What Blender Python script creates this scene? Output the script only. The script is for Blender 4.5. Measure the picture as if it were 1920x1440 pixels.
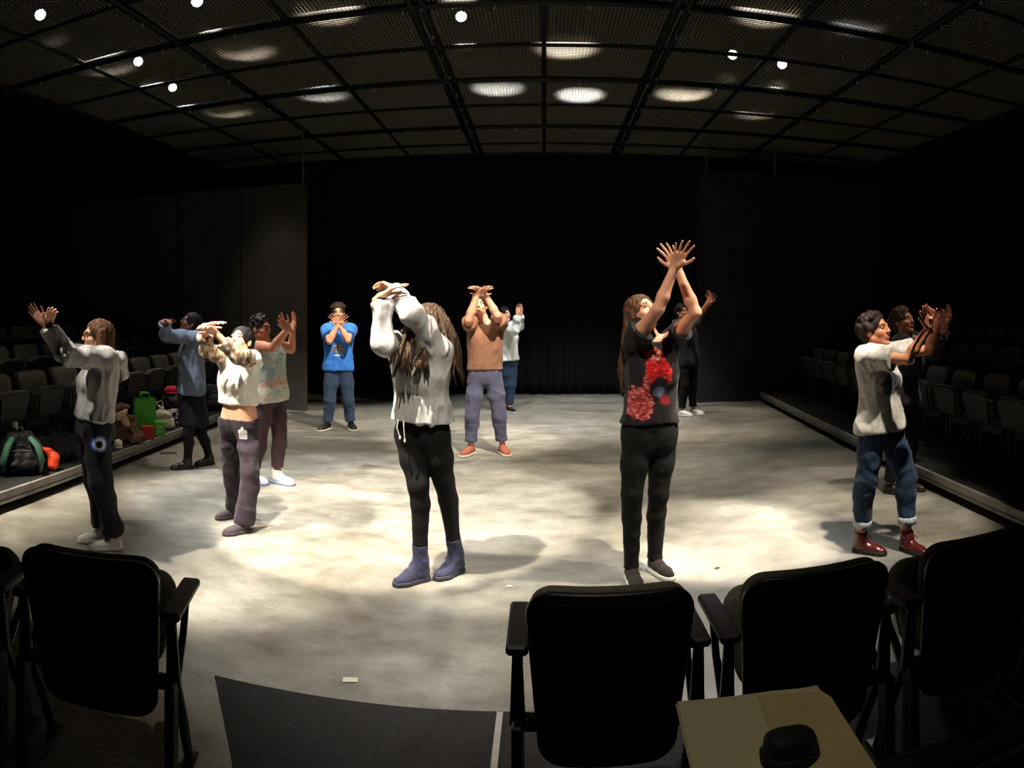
import bpy, math, random
import numpy as np
from mathutils import Vector, Matrix, Euler

random.seed(7)
rng = np.random.default_rng(11)
SC = bpy.context.scene
COL = SC.collection
for o in list(bpy.data.objects):
    bpy.data.objects.remove(o)

# ------------------------------------------------------------------ camera
# The photograph is a phone panorama: cylindrical projection.
# px per radian FP, horizon row YH, column of the room's axis X0, eye height EH
FP, YH, X0, EH = 1300.0, 585.0, 1020.0, 1.62
cam = bpy.data.cameras.new('camera')
cam.type = 'PANO'
cam.panorama_type = 'CENTRAL_CYLINDRICAL'
cam.central_cylindrical_range_u_min = -960.0 / FP
cam.central_cylindrical_range_u_max = 960.0 / FP
cam.central_cylindrical_range_v_max = YH / FP
cam.central_cylindrical_range_v_min = -(1440.0 - YH) / FP
cam.central_cylindrical_radius = 1.0
cam.clip_start = 0.02
cam.clip_end = 200
camo = bpy.data.objects.new('camera', cam)
COL.objects.link(camo)
camo.location = (0, 0, EH)
camo.rotation_euler = (math.pi / 2, 0, (X0 - 960.0) / FP)
SC.camera = camo

# ------------------------------------------------------------------ world + exposure
w = bpy.data.worlds.new('world')
SC.world = w
w.use_nodes = True
w.node_tree.nodes['Background'].inputs[0].default_value = (0.55, 0.6, 0.8, 1)
w.node_tree.nodes['Background'].inputs[1].default_value = 0.0012
SC.view_settings.view_transform = 'Standard'
SC.view_settings.look = 'None'
SC.view_settings.gamma = 1
SC.view_settings.exposure = 0.0
SC.view_settings.use_curve_mapping = False

# ------------------------------------------------------------------ stage lamps (position of the lens, floor point aimed at, watts, cone deg, blend, colour)
WARM, COOL = (1.0, 0.90, 0.74), (0.93, 0.97, 1.0)
GZ = 4.70            # height of the wire grid
LAMPS = [
    # x, y, z, ax, ay, az, watts, cone, blend, colour
    # lamps over the front of the stage, above the frame
    (-1.9, 2.7, 5.2, -1.15, 5.35, 0.0, 820, 30, 0.25, WARM),
    (2.0, 2.7, 5.2, 1.25, 4.85, 0.0, 1050, 20, 0.6, WARM),
    (0.1, 1.3, 5.2, -0.2, 4.4, 0.0, 150, 54, 1.0, WARM),
    (-4.1, 2.3, 5.2, -2.95, 3.95, 1.1, 760, 36, 0.5, WARM),
    (-4.5, 4.6, 5.2, -2.3, 5.6, 0.8, 330, 36, 0.4, COOL),
    (0.5, 4.9, 5.2, -0.6, 7.9, 1.2, 620, 22, 0.6, WARM),
    (2.5, 2.6, 5.2, 2.4, 4.35, 1.1, 300, 23, 0.6, WARM),
    (-0.5, 6.3, 5.2, -2.9, 9.5, 1.1, 480, 26, 0.5, WARM),
    (2.9, 3.6, 5.2, 0.85, 4.25, 1.6, 520, 20, 0.6, WARM),
    (3.7, 4.1, 5.2, 3.05, 5.3, 1.5, 130, 20, 0.7, WARM),  # unseen lamp added to brighten the braided dancer at the right
    (-2.4, 2.9, 5.2, -5.0, 5.8, 0.9, 45, 46, 1.0, WARM),  # low lamp added out of view to lift the left seats
    (-0.4, 0.6, 5.2, 0.47, 1.5, 0.66, 16, 11, 0.8, WARM),  # weak narrow lamp added out of view to brighten the manila folder
    # lamps in view, their beams catching the wire mesh
    (0.3, 7.95, 5.42, 0.1, 8.6, 0.0, 146, 62, 0.7, WARM),
    (-0.7, 9.3, 5.42, -0.3, 10.6, 0.0, 103, 58, 0.6, COOL),
    (0.5, 9.5, 5.42, 0.6, 11.6, 0.0, 146, 52, 0.6, COOL),
    (2.1, 9.4, 5.42, 1.2, 10.4, 0.0, 111, 60, 0.5, WARM),
    (-3.3, 9.3, 5.42, -1.9, 9.6, 0.0, 77, 56, 0.6, COOL),
    (-4.9, 9.6, 5.42, -3.6, 9.4, 0.0, 43, 60, 0.6, WARM),
    (-5.5, 7.1, 5.42, -3.2, 6.6, 0.0, 68, 56, 0.6, WARM),
    (-3.6, 7.4, 5.42, -2.4, 7.6, 0.0, 77, 56, 0.6, WARM),
    (-2.3, 6.7, 5.42, -1.6, 7.2, 0.0, 86, 56, 0.6, WARM),
    (2.4, 6.7, 5.42, 1.6, 7.4, 0.0, 94, 56, 0.7, WARM),
    (3.4, 6.6, 5.42, 2.6, 7.4, 0.0, 34, 50, 0.9, COOL),
    (3.4, 10.3, 5.42, 2.4, 10.4, 0.0, 34, 56, 0.9, WARM),
    # lamps turned towards the front, seen as bright discs
    (-3.83, 7.0, 5.2, -1.2, 4.6, 0.6, 60, 26, 0.6, WARM, 'stage lamp at the top edge of the grid over the dancer in chambray'),
    (-5.54, 6.23, 5.2, -1.6, 4.3, 0.6, 150, 26, 0.6, COOL, 'stage lamp glowing as a large disc in the upper corner over the left seats'),
    (-5.47, 8.25, 5.2, -1.8, 5.2, 0.6, 110, 26, 0.6, COOL, 'stage lamp glowing as an oval disc over the left risers'),
    (-1.0, 8.33, 5.2, -0.2, 5.0, 0.6, 90, 26, 0.6, WARM, 'stage lamp beside the middle double rib of the grid, turned to the front'),
    (3.37, 9.42, 5.2, 1.2, 4.8, 0.6, 150, 26, 0.6, COOL, 'stage lamp over the far right, larger of two turned to the front'),
    (2.59, 9.28, 5.2, 0.8, 5.0, 0.6, 80, 26, 0.6, COOL, 'stage lamp over the far right, smaller of two turned to the front'),
    (-5.64, 9.5, 5.2, -1.8, 6.0, 0.6, 40, 26, 0.6, COOL, 'small stage lamp low over the far left risers, turned to the front'),
]
LAMP_GAIN = 6.0


def px(x, y, r):
    """point at horizontal range r from the camera, seen at pixel x, y"""
    t = (x - X0) / FP
    return np.array((r * math.sin(t), r * math.cos(t), EH + r * (YH - y) / FP))


def fl(x, y, z=0.0):
    """point of the level z seen at pixel x, y"""
    return px(x, y, (EH - z) * FP / (y - YH))


def axes(x):
    t = (x - X0) / FP
    tocam = np.array((-math.sin(t), -math.cos(t), 0.0))
    right = np.array((math.cos(t), -math.sin(t), 0.0))
    return right, np.array((0, 0, 1.0)), tocam


def U(v):
    v = np.asarray(v, float)
    n = np.linalg.norm(v)
    return v / n if n > 1e-9 else v


UP = np.array((0, 0, 1.0))

# ------------------------------------------------------------------ materials
MATS = {}


def nodes(name):
    m = bpy.data.materials.new(name)
    m.use_nodes = True
    nt = m.node_tree
    return m, nt, nt.nodes['Principled BSDF']


def lin(c):
    """sRGB 0-255 to linear rgba"""
    out = []
    for v in c[:3]:
        v = v / 255.0
        out.append(v / 12.92 if v <= 0.04045 else ((v + 0.055) / 1.055) ** 2.4)
    return (*out, 1.0)


def N(nt, typ, **kw):
    n = nt.nodes.new(typ)
    for k, v in kw.items():
        if k.startswith('i_'):
            n.inputs[k[2:].replace('_', ' ')].default_value = v
        else:
            setattr(n, k, v)
    return n


def mixc(nt, fac, a, b, mode='MIX'):
    n = nt.nodes.new('ShaderNodeMix')
    n.data_type = 'RGBA'
    n.blend_type = mode
    for s, v in ((n.inputs[0], fac), (n.inputs[6], a), (n.inputs[7], b)):
        if isinstance(v, (int, float)):
            s.default_value = v
        elif isinstance(v, tuple):
            s.default_value = v
        else:
            nt.links.new(v, s)
    return n.outputs[2]


def math_(nt, op, a, b=None, c=None):
    n = nt.nodes.new('ShaderNodeMath')
    n.operation = op
    for i, v in enumerate((a, b, c)):
        if v is None:
            continue
        if isinstance(v, (int, float)):
            n.inputs[i].default_value = v
        else:
            nt.links.new(v, n.inputs[i])
    return n.outputs[0]


def ramp(nt, src, stops):
    n = nt.nodes.new('ShaderNodeValToRGB')
    while len(n.color_ramp.elements) < len(stops):
        n.color_ramp.elements.new(0.5)
    for e, (p, c) in zip(n.color_ramp.elements, stops):
        e.position = p
        e.color = c if len(c) == 4 else (*c, 1)
    nt.links.new(src, n.inputs[0])
    return n.outputs[0]


def cloth(name, c, rough=0.9, var=0.25, scale=30, bump=0.08, sheen=0.08, stretch=(1, 1, 1)):
    """woven cloth: colour with slight mottling and a fine nap"""
    if name in MATS:
        return MATS[name]
    m, nt, b = nodes(name)
    tc = N(nt, 'ShaderNodeTexCoord')
    mp = N(nt, 'ShaderNodeMapping')
    mp.inputs['Scale'].default_value = stretch
    nt.links.new(tc.outputs['Object'], mp.inputs[0])
    nz = N(nt, 'ShaderNodeTexNoise', i_Scale=scale, i_Detail=4.0)
    nt.links.new(mp.outputs[0], nz.inputs['Vector'])
    base = lin(c)
    dark = tuple(v * (1 - var) for v in base[:3]) + (1,)
    lite = tuple(min(1, v * (1 + var)) for v in base[:3]) + (1,)
    nt.links.new(ramp(nt, nz.outputs[0], [(0.3, dark), (0.7, lite)]), b.inputs['Base Color'])
    b.inputs['Roughness'].default_value = rough
    b.inputs['Specular IOR Level'].default_value = 0.25
    b.inputs['Sheen Weight'].default_value = sheen
    n2 = N(nt, 'ShaderNodeTexNoise', i_Scale=scale * 6, i_Detail=3.0)
    nt.links.new(mp.outputs[0], n2.inputs['Vector'])
    bp = N(nt, 'ShaderNodeBump', i_Strength=bump * 0.35, i_Distance=0.006)
    nt.links.new(n2.outputs[0], bp.inputs['Height'])
    nt.links.new(bp.outputs[0], b.inputs['Normal'])
    MATS[name] = m
    return m


def plain(name, c, rough=0.5, metal=0.0, spec=0.5, emit=0.0, var=0.08, scale=20):
    if name in MATS:
        return MATS[name]
    m, nt, b = nodes(name)
    tc = N(nt, 'ShaderNodeTexCoord')
    nz = N(nt, 'ShaderNodeTexNoise', i_Scale=scale, i_Detail=3.0)
    nt.links.new(tc.outputs['Object'], nz.inputs['Vector'])
    base = lin(c)
    dark = tuple(v * (1 - var) for v in base[:3]) + (1,)
    lite = tuple(min(1, v * (1 + var)) for v in base[:3]) + (1,)
    nt.links.new(ramp(nt, nz.outputs[0], [(0.3, dark), (0.7, lite)]), b.inputs['Base Color'])
    b.inputs['Roughness'].default_value = rough
    b.inputs['Metallic'].default_value = metal
    b.inputs['Specular IOR Level'].default_value = spec
    if emit:
        b.inputs['Emission Color'].default_value = base
        b.inputs['Emission Strength'].default_value = emit
    MATS[name] = m
    return m


def skin(name, c):
    if name in MATS:
        return MATS[name]
    m, nt, b = nodes(name)
    tc = N(nt, 'ShaderNodeTexCoord')
    nz = N(nt, 'ShaderNodeTexNoise', i_Scale=22.0, i_Detail=5.0)
    nt.links.new(tc.outputs['Object'], nz.inputs['Vector'])
    base = lin(c)
    red = (min(1, base[0] * 1.03), base[1] * 0.84, base[2] * 0.80, 1)
    nt.links.new(ramp(nt, nz.outputs[0], [(0.35, base), (0.75, red)]), b.inputs['Base Color'])
    b.inputs['Roughness'].default_value = 0.5
    b.inputs['Specular IOR Level'].default_value = 0.35
    MATS[name] = m
    return m


def hairmat(name, c, tip=None):
    if name in MATS:
        return MATS[name]
    m, nt, b = nodes(name)
    tc = N(nt, 'ShaderNodeTexCoord')
    mp = N(nt, 'ShaderNodeMapping')
    mp.inputs['Scale'].default_value = (1, 1, 0.12)
    nt.links.new(tc.outputs['Object'], mp.inputs[0])
    nz = N(nt, 'ShaderNodeTexNoise', i_Scale=110.0, i_Detail=4.0)
    nt.links.new(mp.outputs[0], nz.inputs['Vector'])
    base = lin(c)
    t = lin(tip) if tip else tuple(min(1, v * 1.8) for v in base[:3]) + (1,)
    d = tuple(v * 0.5 for v in base[:3]) + (1,)
    nt.links.new(ramp(nt, nz.outputs[0], [(0.3, d), (0.55, base), (0.75, t)]), b.inputs['Base Color'])
    b.inputs['Roughness'].default_value = 0.65
    b.inputs['Specular IOR Level'].default_value = 0.2
    bp = N(nt, 'ShaderNodeBump', i_Strength=0.8, i_Distance=0.01)
    nt.links.new(nz.outputs[0], bp.inputs['Height'])
    nt.links.new(bp.outputs[0], b.inputs['Normal'])
    MATS[name] = m
    return m


# ------------------------------------------------------------------ object helpers
def props(o, label=None, cat=None, group=None, kind=None):
    if label:
        o['label'] = label
    if cat:
        o['category'] = cat
    if group:
        o['group'] = group
    if kind:
        o['kind'] = kind
    return o


def empty(name, loc=(0, 0, 0), rz=0.0, **kw):
    o = bpy.data.objects.new(name, None)
    o.empty_display_size = 0.1
    COL.objects.link(o)
    o.location = loc
    o.rotation_euler = (0, 0, rz)
    return props(o, **kw)


def mesh(name, V, F, mats, parent=None, smooth=False, midx=None, attrs=None, **kw):
    """one mesh object; V world (or parent-local when the parent is at the origin) coordinates"""
    me = bpy.data.meshes.new(name)
    V = np.asarray(V, np.float32)
    if isinstance(F, np.ndarray):
        n, k = F.shape
        me.vertices.add(len(V))
        me.vertices.foreach_set('co', V.ravel())
        me.loops.add(n * k)
        me.loops.foreach_set('vertex_index', F.astype(np.int32).ravel())
        me.polygons.add(n)
        me.polygons.foreach_set('loop_start', np.arange(0, n * k, k, dtype=np.int32))
        me.update(calc_edges=True)
        me.validate()
    else:
        me.from_pydata([tuple(map(float, v)) for v in V], [], F)
    if smooth:
        me.polygons.foreach_set('use_smooth', np.ones(len(me.polygons), bool))
    for m in (mats if isinstance(mats, (list, tuple)) else [mats]):
        me.materials.append(m)
    if midx is not None and len(midx) == len(me.polygons):
        me.polygons.foreach_set('material_index', np.asarray(midx, np.int32))
    if attrs:
        for k_, a in attrs.items():
            at = me.attributes.new(k_, 'FLOAT_VECTOR', 'POINT')
            at.data.foreach_set('vector', np.asarray(a, np.float32).ravel())
    me.update()
    o = bpy.data.objects.new(name, me)
    COL.objects.link(o)
    if parent is not None:
        o.parent = parent
    return props(o, **kw)


def smooth_by_angle(o, deg=40):
    me = o.data
    me.polygons.foreach_set('use_smooth', np.ones(len(me.polygons), bool))
    try:
        me.set_sharp_from_angle(angle=math.radians(deg))
    except Exception:
        pass
    return o


class B:
    """collects simple shapes into one mesh"""

    def __init__(s):
        s.V, s.F, s.m = [], [], []

    def add(s, V, F, mi=0):
        n = len(s.V)
        s.V += [tuple(v) for v in V]
        s.F += [tuple(i + n for i in f) for f in F]
        s.m += [mi] * len(F)
        return s

    def box(s, lo, hi, mi=0, R=None, bev=0.0):
        x0, y0, z0 = lo
        x1, y1, z1 = hi
        if bev <= 0:
            V = [(x, y, z) for x in (x0, x1) for y in (y0, y1) for z in (z0, z1)]
            F = [(0, 1, 3, 2), (4, 6, 7, 5), (0, 4, 5, 1), (2, 3, 7, 6), (0, 2, 6, 4), (1, 5, 7, 3)]
        else:
            b = min(bev, (x1 - x0) * .45, (y1 - y0) * .45, (z1 - z0) * .45)
            V, F = [], []
            c = {}
            for i, x in enumerate((x0, x1)):
                for j, y in enumerate((y0, y1)):
                    for k, z in enumerate((z0, z1)):
                        sx, sy, sz = (1 - 2 * i), (1 - 2 * j), (1 - 2 * k)
                        for ax, p in enumerate(((x, y + sy * b, z + sz * b), (x + sx * b, y, z + sz * b), (x + sx * b, y + sy * b, z))):
                            c[i, j, k, ax] = len(V)
                            V.append(p)
            for i in (0, 1):
                q = [c[i, 0, 0, 0], c[i, 1, 0, 0], c[i, 1, 1, 0], c[i, 0, 1, 0]]
                F.append(tuple(q if i else q[::-1]))
                q = [c[0, i, 0, 1], c[0, i, 1, 1], c[1, i, 1, 1], c[1, i, 0, 1]]
                F.append(tuple(q if i else q[::-1]))
                q = [c[0, 0, i, 2], c[1, 0, i, 2], c[1, 1, i, 2], c[0, 1, i, 2]]
                F.append(tuple(q if i else q[::-1]))
            for a in (0, 1):
                for d in (0, 1):
                    F.append((c[0, a, d, 1], c[1, a, d, 1], c[1, a, d, 2], c[0, a, d, 2]))
                    F.append((c[a, 0, d, 0], c[a, 1, d, 0], c[a, 1, d, 2], c[a, 0, d, 2]))
                    F.append((c[a, d, 0, 0], c[a, d, 1, 0], c[a, d, 1, 1], c[a, d, 0, 1]))
            for i in (0, 1):
                for j in (0, 1):
                    for k in (0, 1):
                        F.append((c[i, j, k, 0], c[i, j, k, 1], c[i, j, k, 2]))
        if R is not None:
            V = [tuple(R @ Vector(v)) for v in V]
        return s.add(V, F, mi)

    def tube(s, path, r, n=8, mi=0, cap=True, sx=1.0):
        path = [np.asarray(p, float) for p in path]
        rs = r if isinstance(r, (list, tuple)) else [r] * len(path)
        V, F = [], []
        ref = None
        for i, p in enumerate(path):
            t = U(path[min(i + 1, len(path) - 1)] - path[max(i - 1, 0)])
            if ref is None:
                ref = np.array((0, 0, 1.0)) if abs(t[2]) < 0.9 else np.array((1.0, 0, 0))
            a = U(np.cross(t, ref))
            b = U(np.cross(a, t))
            ref = b
            for k in range(n):
                q = 2 * math.pi * (k + .5) / n
                V.append(p + rs[i] * (math.cos(q) * a * sx + math.sin(q) * b))
        for i in range(len(path) - 1):
            for k in range(n):
                k2 = (k + 1) % n
                F.append((i * n + k, i * n + k2, (i + 1) * n + k2, (i + 1) * n + k))
        if cap:
            F.append(tuple(range(n))[::-1])
            F.append(tuple((len(path) - 1) * n + k for k in range(n)))
        return s.add(V, F, mi)

    def lathe(s, prof, n=16, mi=0, M=None):
        """profile (r, z) revolved about z"""
        V, F = [], []
        for r, z in prof:
            for k in range(n):
                q = 2 * math.pi * k / n
                V.append((r * math.cos(q), r * math.sin(q), z))
        for i in range(len(prof) - 1):
            for k in range(n):
                k2 = (k + 1) % n
                F.append((i * n + k, i * n + k2, (i + 1) * n + k2, (i + 1) * n + k))
        if prof[0][0] > 1e-6:
            F.append(tuple(range(n))[::-1])
        if prof[-1][0] > 1e-6:
            F.append(tuple((len(prof) - 1) * n + k for k in range(n)))
        if M is not None:
            V = [tuple(M @ Vector(v)) for v in V]
        return s.add(V, F, mi)

    def plate(s, wt, wb, z0, z1, th, cr=0.06, curve=0.0, lean=0.0, mi=0, y=0.0, puff=0.0, n=6):
        """rounded-corner plate in the x-z plane, th thick along y, bent by curve*x^2, leaning back by lean per metre"""
        out = []
        for cx, cz, a0 in ((1, 1, 0), (-1, 1, 90), (-1, -1, 180), (1, -1, 270)):
            for k in range(n + 1):
                a = math.radians(a0 + 90 * k / n)
                zc = (z1 - cr) if cz > 0 else (z0 + cr)
                w_ = (wt if cz > 0 else wb) / 2 - cr
                out.append((cx * w_ + cr * math.cos(a), zc + cr * math.sin(a)))
        pts = []
        for i in range(len(out)):           # subdivide the long sides so that the bend is round
            x0, za = out[i]
            x1, zb = out[(i + 1) % len(out)]
            L = math.hypot(x1 - x0, zb - za)
            m = max(1, int(L / 0.06))
            for k in range(m):
                pts.append((x0 + (x1 - x0) * k / m, za + (zb - za) * k / m))
        zc = (z0 + z1) / 2
        rings = [(0.3, -th / 2 - puff), (0.7, -th / 2 - puff * .8), (0.93, -th / 2 - puff * .2), (0.985, -th / 2 * .75), (1.0, -th * .2), (1.0, th * .2), (0.985, th / 2 * .75), (0.93, th / 2), (0.7, th / 2), (0.3, th / 2)]
        V, F = [], []
        m = len(pts)
        for sc, yo in rings:
            for x, z in pts:
                X, Z = x * sc, zc + (z - zc) * sc
                V.append((X, y + yo + curve * X * X + lean * (Z - z0), Z))
        for i in range(len(rings) - 1):
            for k in range(m):
                k2 = (k + 1) % m
                F.append((i * m + k, i * m + k2, (i + 1) * m + k2, (i + 1) * m + k))
        F.append(tuple(range(m))[::-1])
        F.append(tuple((len(rings) - 1) * m + k for k in range(m)))
        return s.add(V, F, mi)

    def build(s, name, mats, parent=None, smooth=False, angle=None, **kw):
        o = mesh(name, s.V, s.F, mats, parent, smooth, s.m, **kw)
        if angle:
            smooth_by_angle(o, angle)
        return o


def copy_tree(o, parent=None):
    c = o.copy()
    COL.objects.link(c)
    c.parent = parent
    for ch in o.children:
        copy_tree(ch, c)
    return c

# ------------------------------------------------------------------ setting materials
def concrete():
    m, nt, b = nodes('stained_concrete')
    tc = N(nt, 'ShaderNodeTexCoord')
    n1 = N(nt, 'ShaderNodeTexNoise', i_Scale=0.9, i_Detail=8.0, i_Roughness=0.62, i_Distortion=0.6)
    n2 = N(nt, 'ShaderNodeTexNoise', i_Scale=4.5, i_Detail=6.0, i_Roughness=0.7)
    n3 = N(nt, 'ShaderNodeTexNoise', i_Scale=60.0, i_Detail=3.0)
    mp = N(nt, 'ShaderNodeMapping')
    mp.inputs['Scale'].default_value = (0.8, 1.15, 1)
    mp.inputs['Rotation'].default_value = (0, 0, 0.12)
    nt.links.new(tc.outputs['Object'], mp.inputs[0])
    for n in (n1, n2):
        nt.links.new(mp.outputs[0], n.inputs['Vector'])
    nt.links.new(tc.outputs['Object'], n3.inputs['Vector'])
    c1 = ramp(nt, n1.outputs[0], [(0.33, (0.155, 0.140, 0.114, 1)), (0.48, (0.25, 0.234, 0.20, 1)), (0.58, (0.31, 0.295, 0.258, 1)), (0.7, (0.40, 0.385, 0.34, 1))])
    c2 = ramp(nt, n2.outputs[0], [(0.36, (0.60, 0.59, 0.57, 1)), (0.5, (0.92, 0.92, 0.90, 1)), (0.64, (1.15, 1.15, 1.13, 1))])
    c = mixc(nt, 0.75, c1, c2, 'MULTIPLY')
    c3 = ramp(nt, n3.outputs[0], [(0.3, (0.85, 0.85, 0.85, 1)), (0.7, (1.08, 1.08, 1.08, 1))])
    c = mixc(nt, 0.6, c, c3, 'MULTIPLY')
    nt.links.new(c, b.inputs['Base Color'])
    r = ramp(nt, n2.outputs[0], [(0.3, (0.42,) * 3 + (1,)), (0.7, (0.62,) * 3 + (1,))])
    nt.links.new(r, b.inputs['Roughness'])
    b.inputs['Specular IOR Level'].default_value = 0.3
    bp = N(nt, 'ShaderNodeBump', i_Strength=0.15, i_Distance=0.01)
    nt.links.new(n3.outputs[0], bp.inputs['Height'])
    nt.links.new(bp.outputs[0], b.inputs['Normal'])
    return m


M_CONC = concrete()
M_DKFLOOR = cloth('dark_carpet', (46, 44, 44), 0.95, 0.25, 60, 0.3, 0.0)
M_WALL = plain('black_painted_wall', (16, 16, 18), 0.85, spec=0.2)
M_CEIL = plain('black_ceiling', (12, 12, 13), 0.9, spec=0.15)
M_TAPE = plain('white_floor_tape', (170, 168, 160), 0.7)
M_PIPE = plain('black_steel_pipe', (9, 9, 10), 0.6, 0.1, 0.25)
M_CLAMP = plain('zinc_clamp', (190, 192, 195), 0.3, 0.9)
M_WIRE = plain('wire_rope', (128, 123, 111), 0.6, 0.0, 0.4)
M_CURT = cloth('black_velour_curtain', (15, 15, 20), 0.95, 0.3, 25, 0.2, 0.06)
M_FLAT = plain('dark_grey_flat_paint', (66, 63, 60), 0.9, spec=0.2, var=0.15, scale=3)
M_FLATR = plain('black_flat_paint', (44, 43, 44), 0.9, spec=0.2, var=0.15, scale=3)
M_DECK = cloth('platform_deck', (40, 39, 37), 0.9, 0.25, 12, 0.2, 0.0)
M_ALU = plain('dull_aluminium_edge', (150, 148, 140), 0.55, 0.25, 0.4, var=0.25, scale=6)
M_BLACKW = plain('black_masking_board', (18, 18, 18), 0.9)

# ------------------------------------------------------------------ room shell
XW, Y0, Y1, ZC = 9.6, -3.2, 14.6, 6.6
b = B(); b.box((-XW, Y0, -0.2), (XW, Y1, 0.0)); b.build('floor', M_CONC, kind='structure', label='worn stained grey concrete stage floor')
b = B(); b.box((-XW, Y0, ZC), (XW, Y1, ZC + 0.1)); b.build('ceiling', M_CEIL, kind='structure', label='black ceiling above the wire grid')
b = B(); b.box((-XW - 0.1, Y0, 0), (-XW, Y1, ZC)); b.build('wall_left', M_WALL, kind='structure', label='black wall behind the left seating')
b = B(); b.box((XW, Y0, 0), (XW + 0.1, Y1, ZC)); b.build('wall_right', M_WALL, kind='structure', label='black wall behind the right seating')
b = B(); b.box((-XW, Y1, 0), (XW, Y1 + 0.1, ZC)); b.build('wall_back', M_WALL, kind='structure', label='black wall behind the stage curtain')
b = B(); b.box((-XW, Y0 - 0.1, 0), (XW, Y0, ZC)); b.build('wall_front', M_WALL, kind='structure', label='black wall behind the camera')
# dark carpeted strip under the nearest seats and the pale line taped on it
b = B(); cp = [(-1.41, 2.74), (-1.12, 2.30), (-0.55, 1.4), (-0.55, Y0), (XW, Y0), (XW, 2.80), (-0.1, 2.80)]
b.add([(x, y, 0.0) for x, y in cp] + [(x, y, 0.006) for x, y in cp], [tuple(range(7))[::-1], tuple(range(7, 14))] + [(k, (k + 1) % 7, 7 + (k + 1) % 7, 7 + k) for k in range(7)])
b.build('trim_1', M_DKFLOOR, kind='structure', label='dark carpeted floor under the nearest seats')
b = B(); b.box((-0.19, 1.2, 0.006), (-0.165, 2.79, 0.008)); b.build('trim_2', M_TAPE, kind='structure', label='thin pale line of tape on the dark floor')

# ------------------------------------------------------------------ wire tension grid
TX = [-6.63, -3.98, -1.33, 1.33, 3.98, 6.63]
TXn = [-5.3, -2.65, 0.0, 2.65, 5.3]
TY = [2.24, 4.54, 6.84, 9.12, 11.44]
TYn = [3.39, 5.69, 7.98, 10.3, 12.65]
grid = empty('wire_grid', (0, 0, GZ), label='black pipe framework filled with wire mesh panels hung over the stage', cat='ceiling grid')


def pipe_mesh(axis, L, r, name):
    b = B()
    d = np.array((1, 0, 0) if axis == 0 else (0, 1, 0), float) * L / 2
    b.tube([-d, d], r, 10)
    o = b.build(name, M_PIPE, None, True)
    me = o.data
    bpy.data.objects.remove(o)
    return me


xs = sorted(TX + TXn)
ys = sorted(TY + TYn) + [13.45]
LY = 13.45 - 2.24
LX = 13.26
cb = B(); cb.box((-0.009, -0.009, -0.076), (0.009, 0.009, -0.044), bev=0.003); cb.tube([(0, 0, -0.076), (0, 0, -0.088)], 0.006, 6)
co = cb.build('clamp', M_CLAMP); ME_CLAMP = co.data; bpy.data.objects.remove(co)


def part(name, me, parent, loc, rot=(0, 0, 0)):
    o = bpy.data.objects.new(name, me)
    COL.objects.link(o)
    o.parent = parent
    o.location = loc
    o.rotation_euler = rot
    return o


pm = {('x', 1): pipe_mesh(0, LX, 0.05, 'pipe'), ('x', 0): pipe_mesh(0, LX, 0.026, 'pipe'), ('y', 1): pipe_mesh(1, LY, 0.046, 'pipe'), ('y', 0): pipe_mesh(1, LY, 0.026, 'pipe')}
for x in xs:
    big = x in TX
    p = part('pipe', pm['y', int(big)], grid, (x, 2.24 + LY / 2, 0))
    if big and abs(x) < 2:          # the two middle ribs are double
        p = part('pipe', pm['y', 1], grid, (x + 0.12, 2.24 + LY / 2, 0))
    if big:
        for k in range(16):
            part('clamp', ME_CLAMP, p, (0, -LY / 2 + 0.5 + k * 0.68 + random.uniform(-.05, .05), 0))
for y in ys:
    big = y in TY
    p = part('pipe', pm['x', int(big)], grid, (0, y, 0.0))
    if big:
        for k in range(14):
            part('clamp', ME_CLAMP, p, (-LX / 2 + 0.6 + k * 0.93 + random.uniform(-.04, .04), 0, 0))


def wire_panel(w, d, s=0.042, t=0.0042):
    V, F = [], []

    def bar(lo, hi):
        n = len(V)
        for x in (lo[0], hi[0]):
            for y in (lo[1], hi[1]):
                for z in (lo[2], hi[2]):
                    V.append((x, y, z))
        for f in ((0, 1, 3, 2), (4, 6, 7, 5), (0, 4, 5, 1), (2, 3, 7, 6), (0, 2, 6, 4), (1, 5, 7, 3)):
            F.append(tuple(n + i for i in f))
    k = int(w / s)
    for i in range(1, k + 1):
        x = -w / 2 + w * i / (k + 1)
        bar((x - t / 2, -d / 2, 0), (x + t / 2, d / 2, t))
    k = int(d / s)
    for i in range(1, k + 1):
        y = -d / 2 + d * i / (k + 1)
        bar((-w / 2, y - t / 2, t), (w / 2, y + t / 2, 2.2 * t))
    o = mesh('wire_panel', V, F, M_WIRE)
    me = o.data
    bpy.data.objects.remove(o)
    return me


cache = {}
for i in range(len(xs) - 1):
    for j in range(len(ys) - 1):
        w_, d_ = xs[i + 1] - xs[i] - 0.06, ys[j + 1] - ys[j] - 0.06
        key = (round(w_, 2), round(d_, 2))
        if key not in cache:
            cache[key] = wire_panel(w_, d_)
        part('wire_panel', cache[key], grid, ((xs[i] + xs[i + 1]) / 2, (ys[j] + ys[j + 1]) / 2, 0.0))
# hangers up to the ceiling
hb = B(); hb.tube([(0, 0, 0.02), (0, 0, ZC - GZ)], 0.008, 6)
ho = hb.build('hanger_rod', M_PIPE); ME_H = ho.data; bpy.data.objects.remove(ho)
for x in (TX[0], TX[1], TX[3], TX[4], TX[5]):
    for y in TY:
        part('hanger_rod', ME_H, grid, (x, y, 0))

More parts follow.
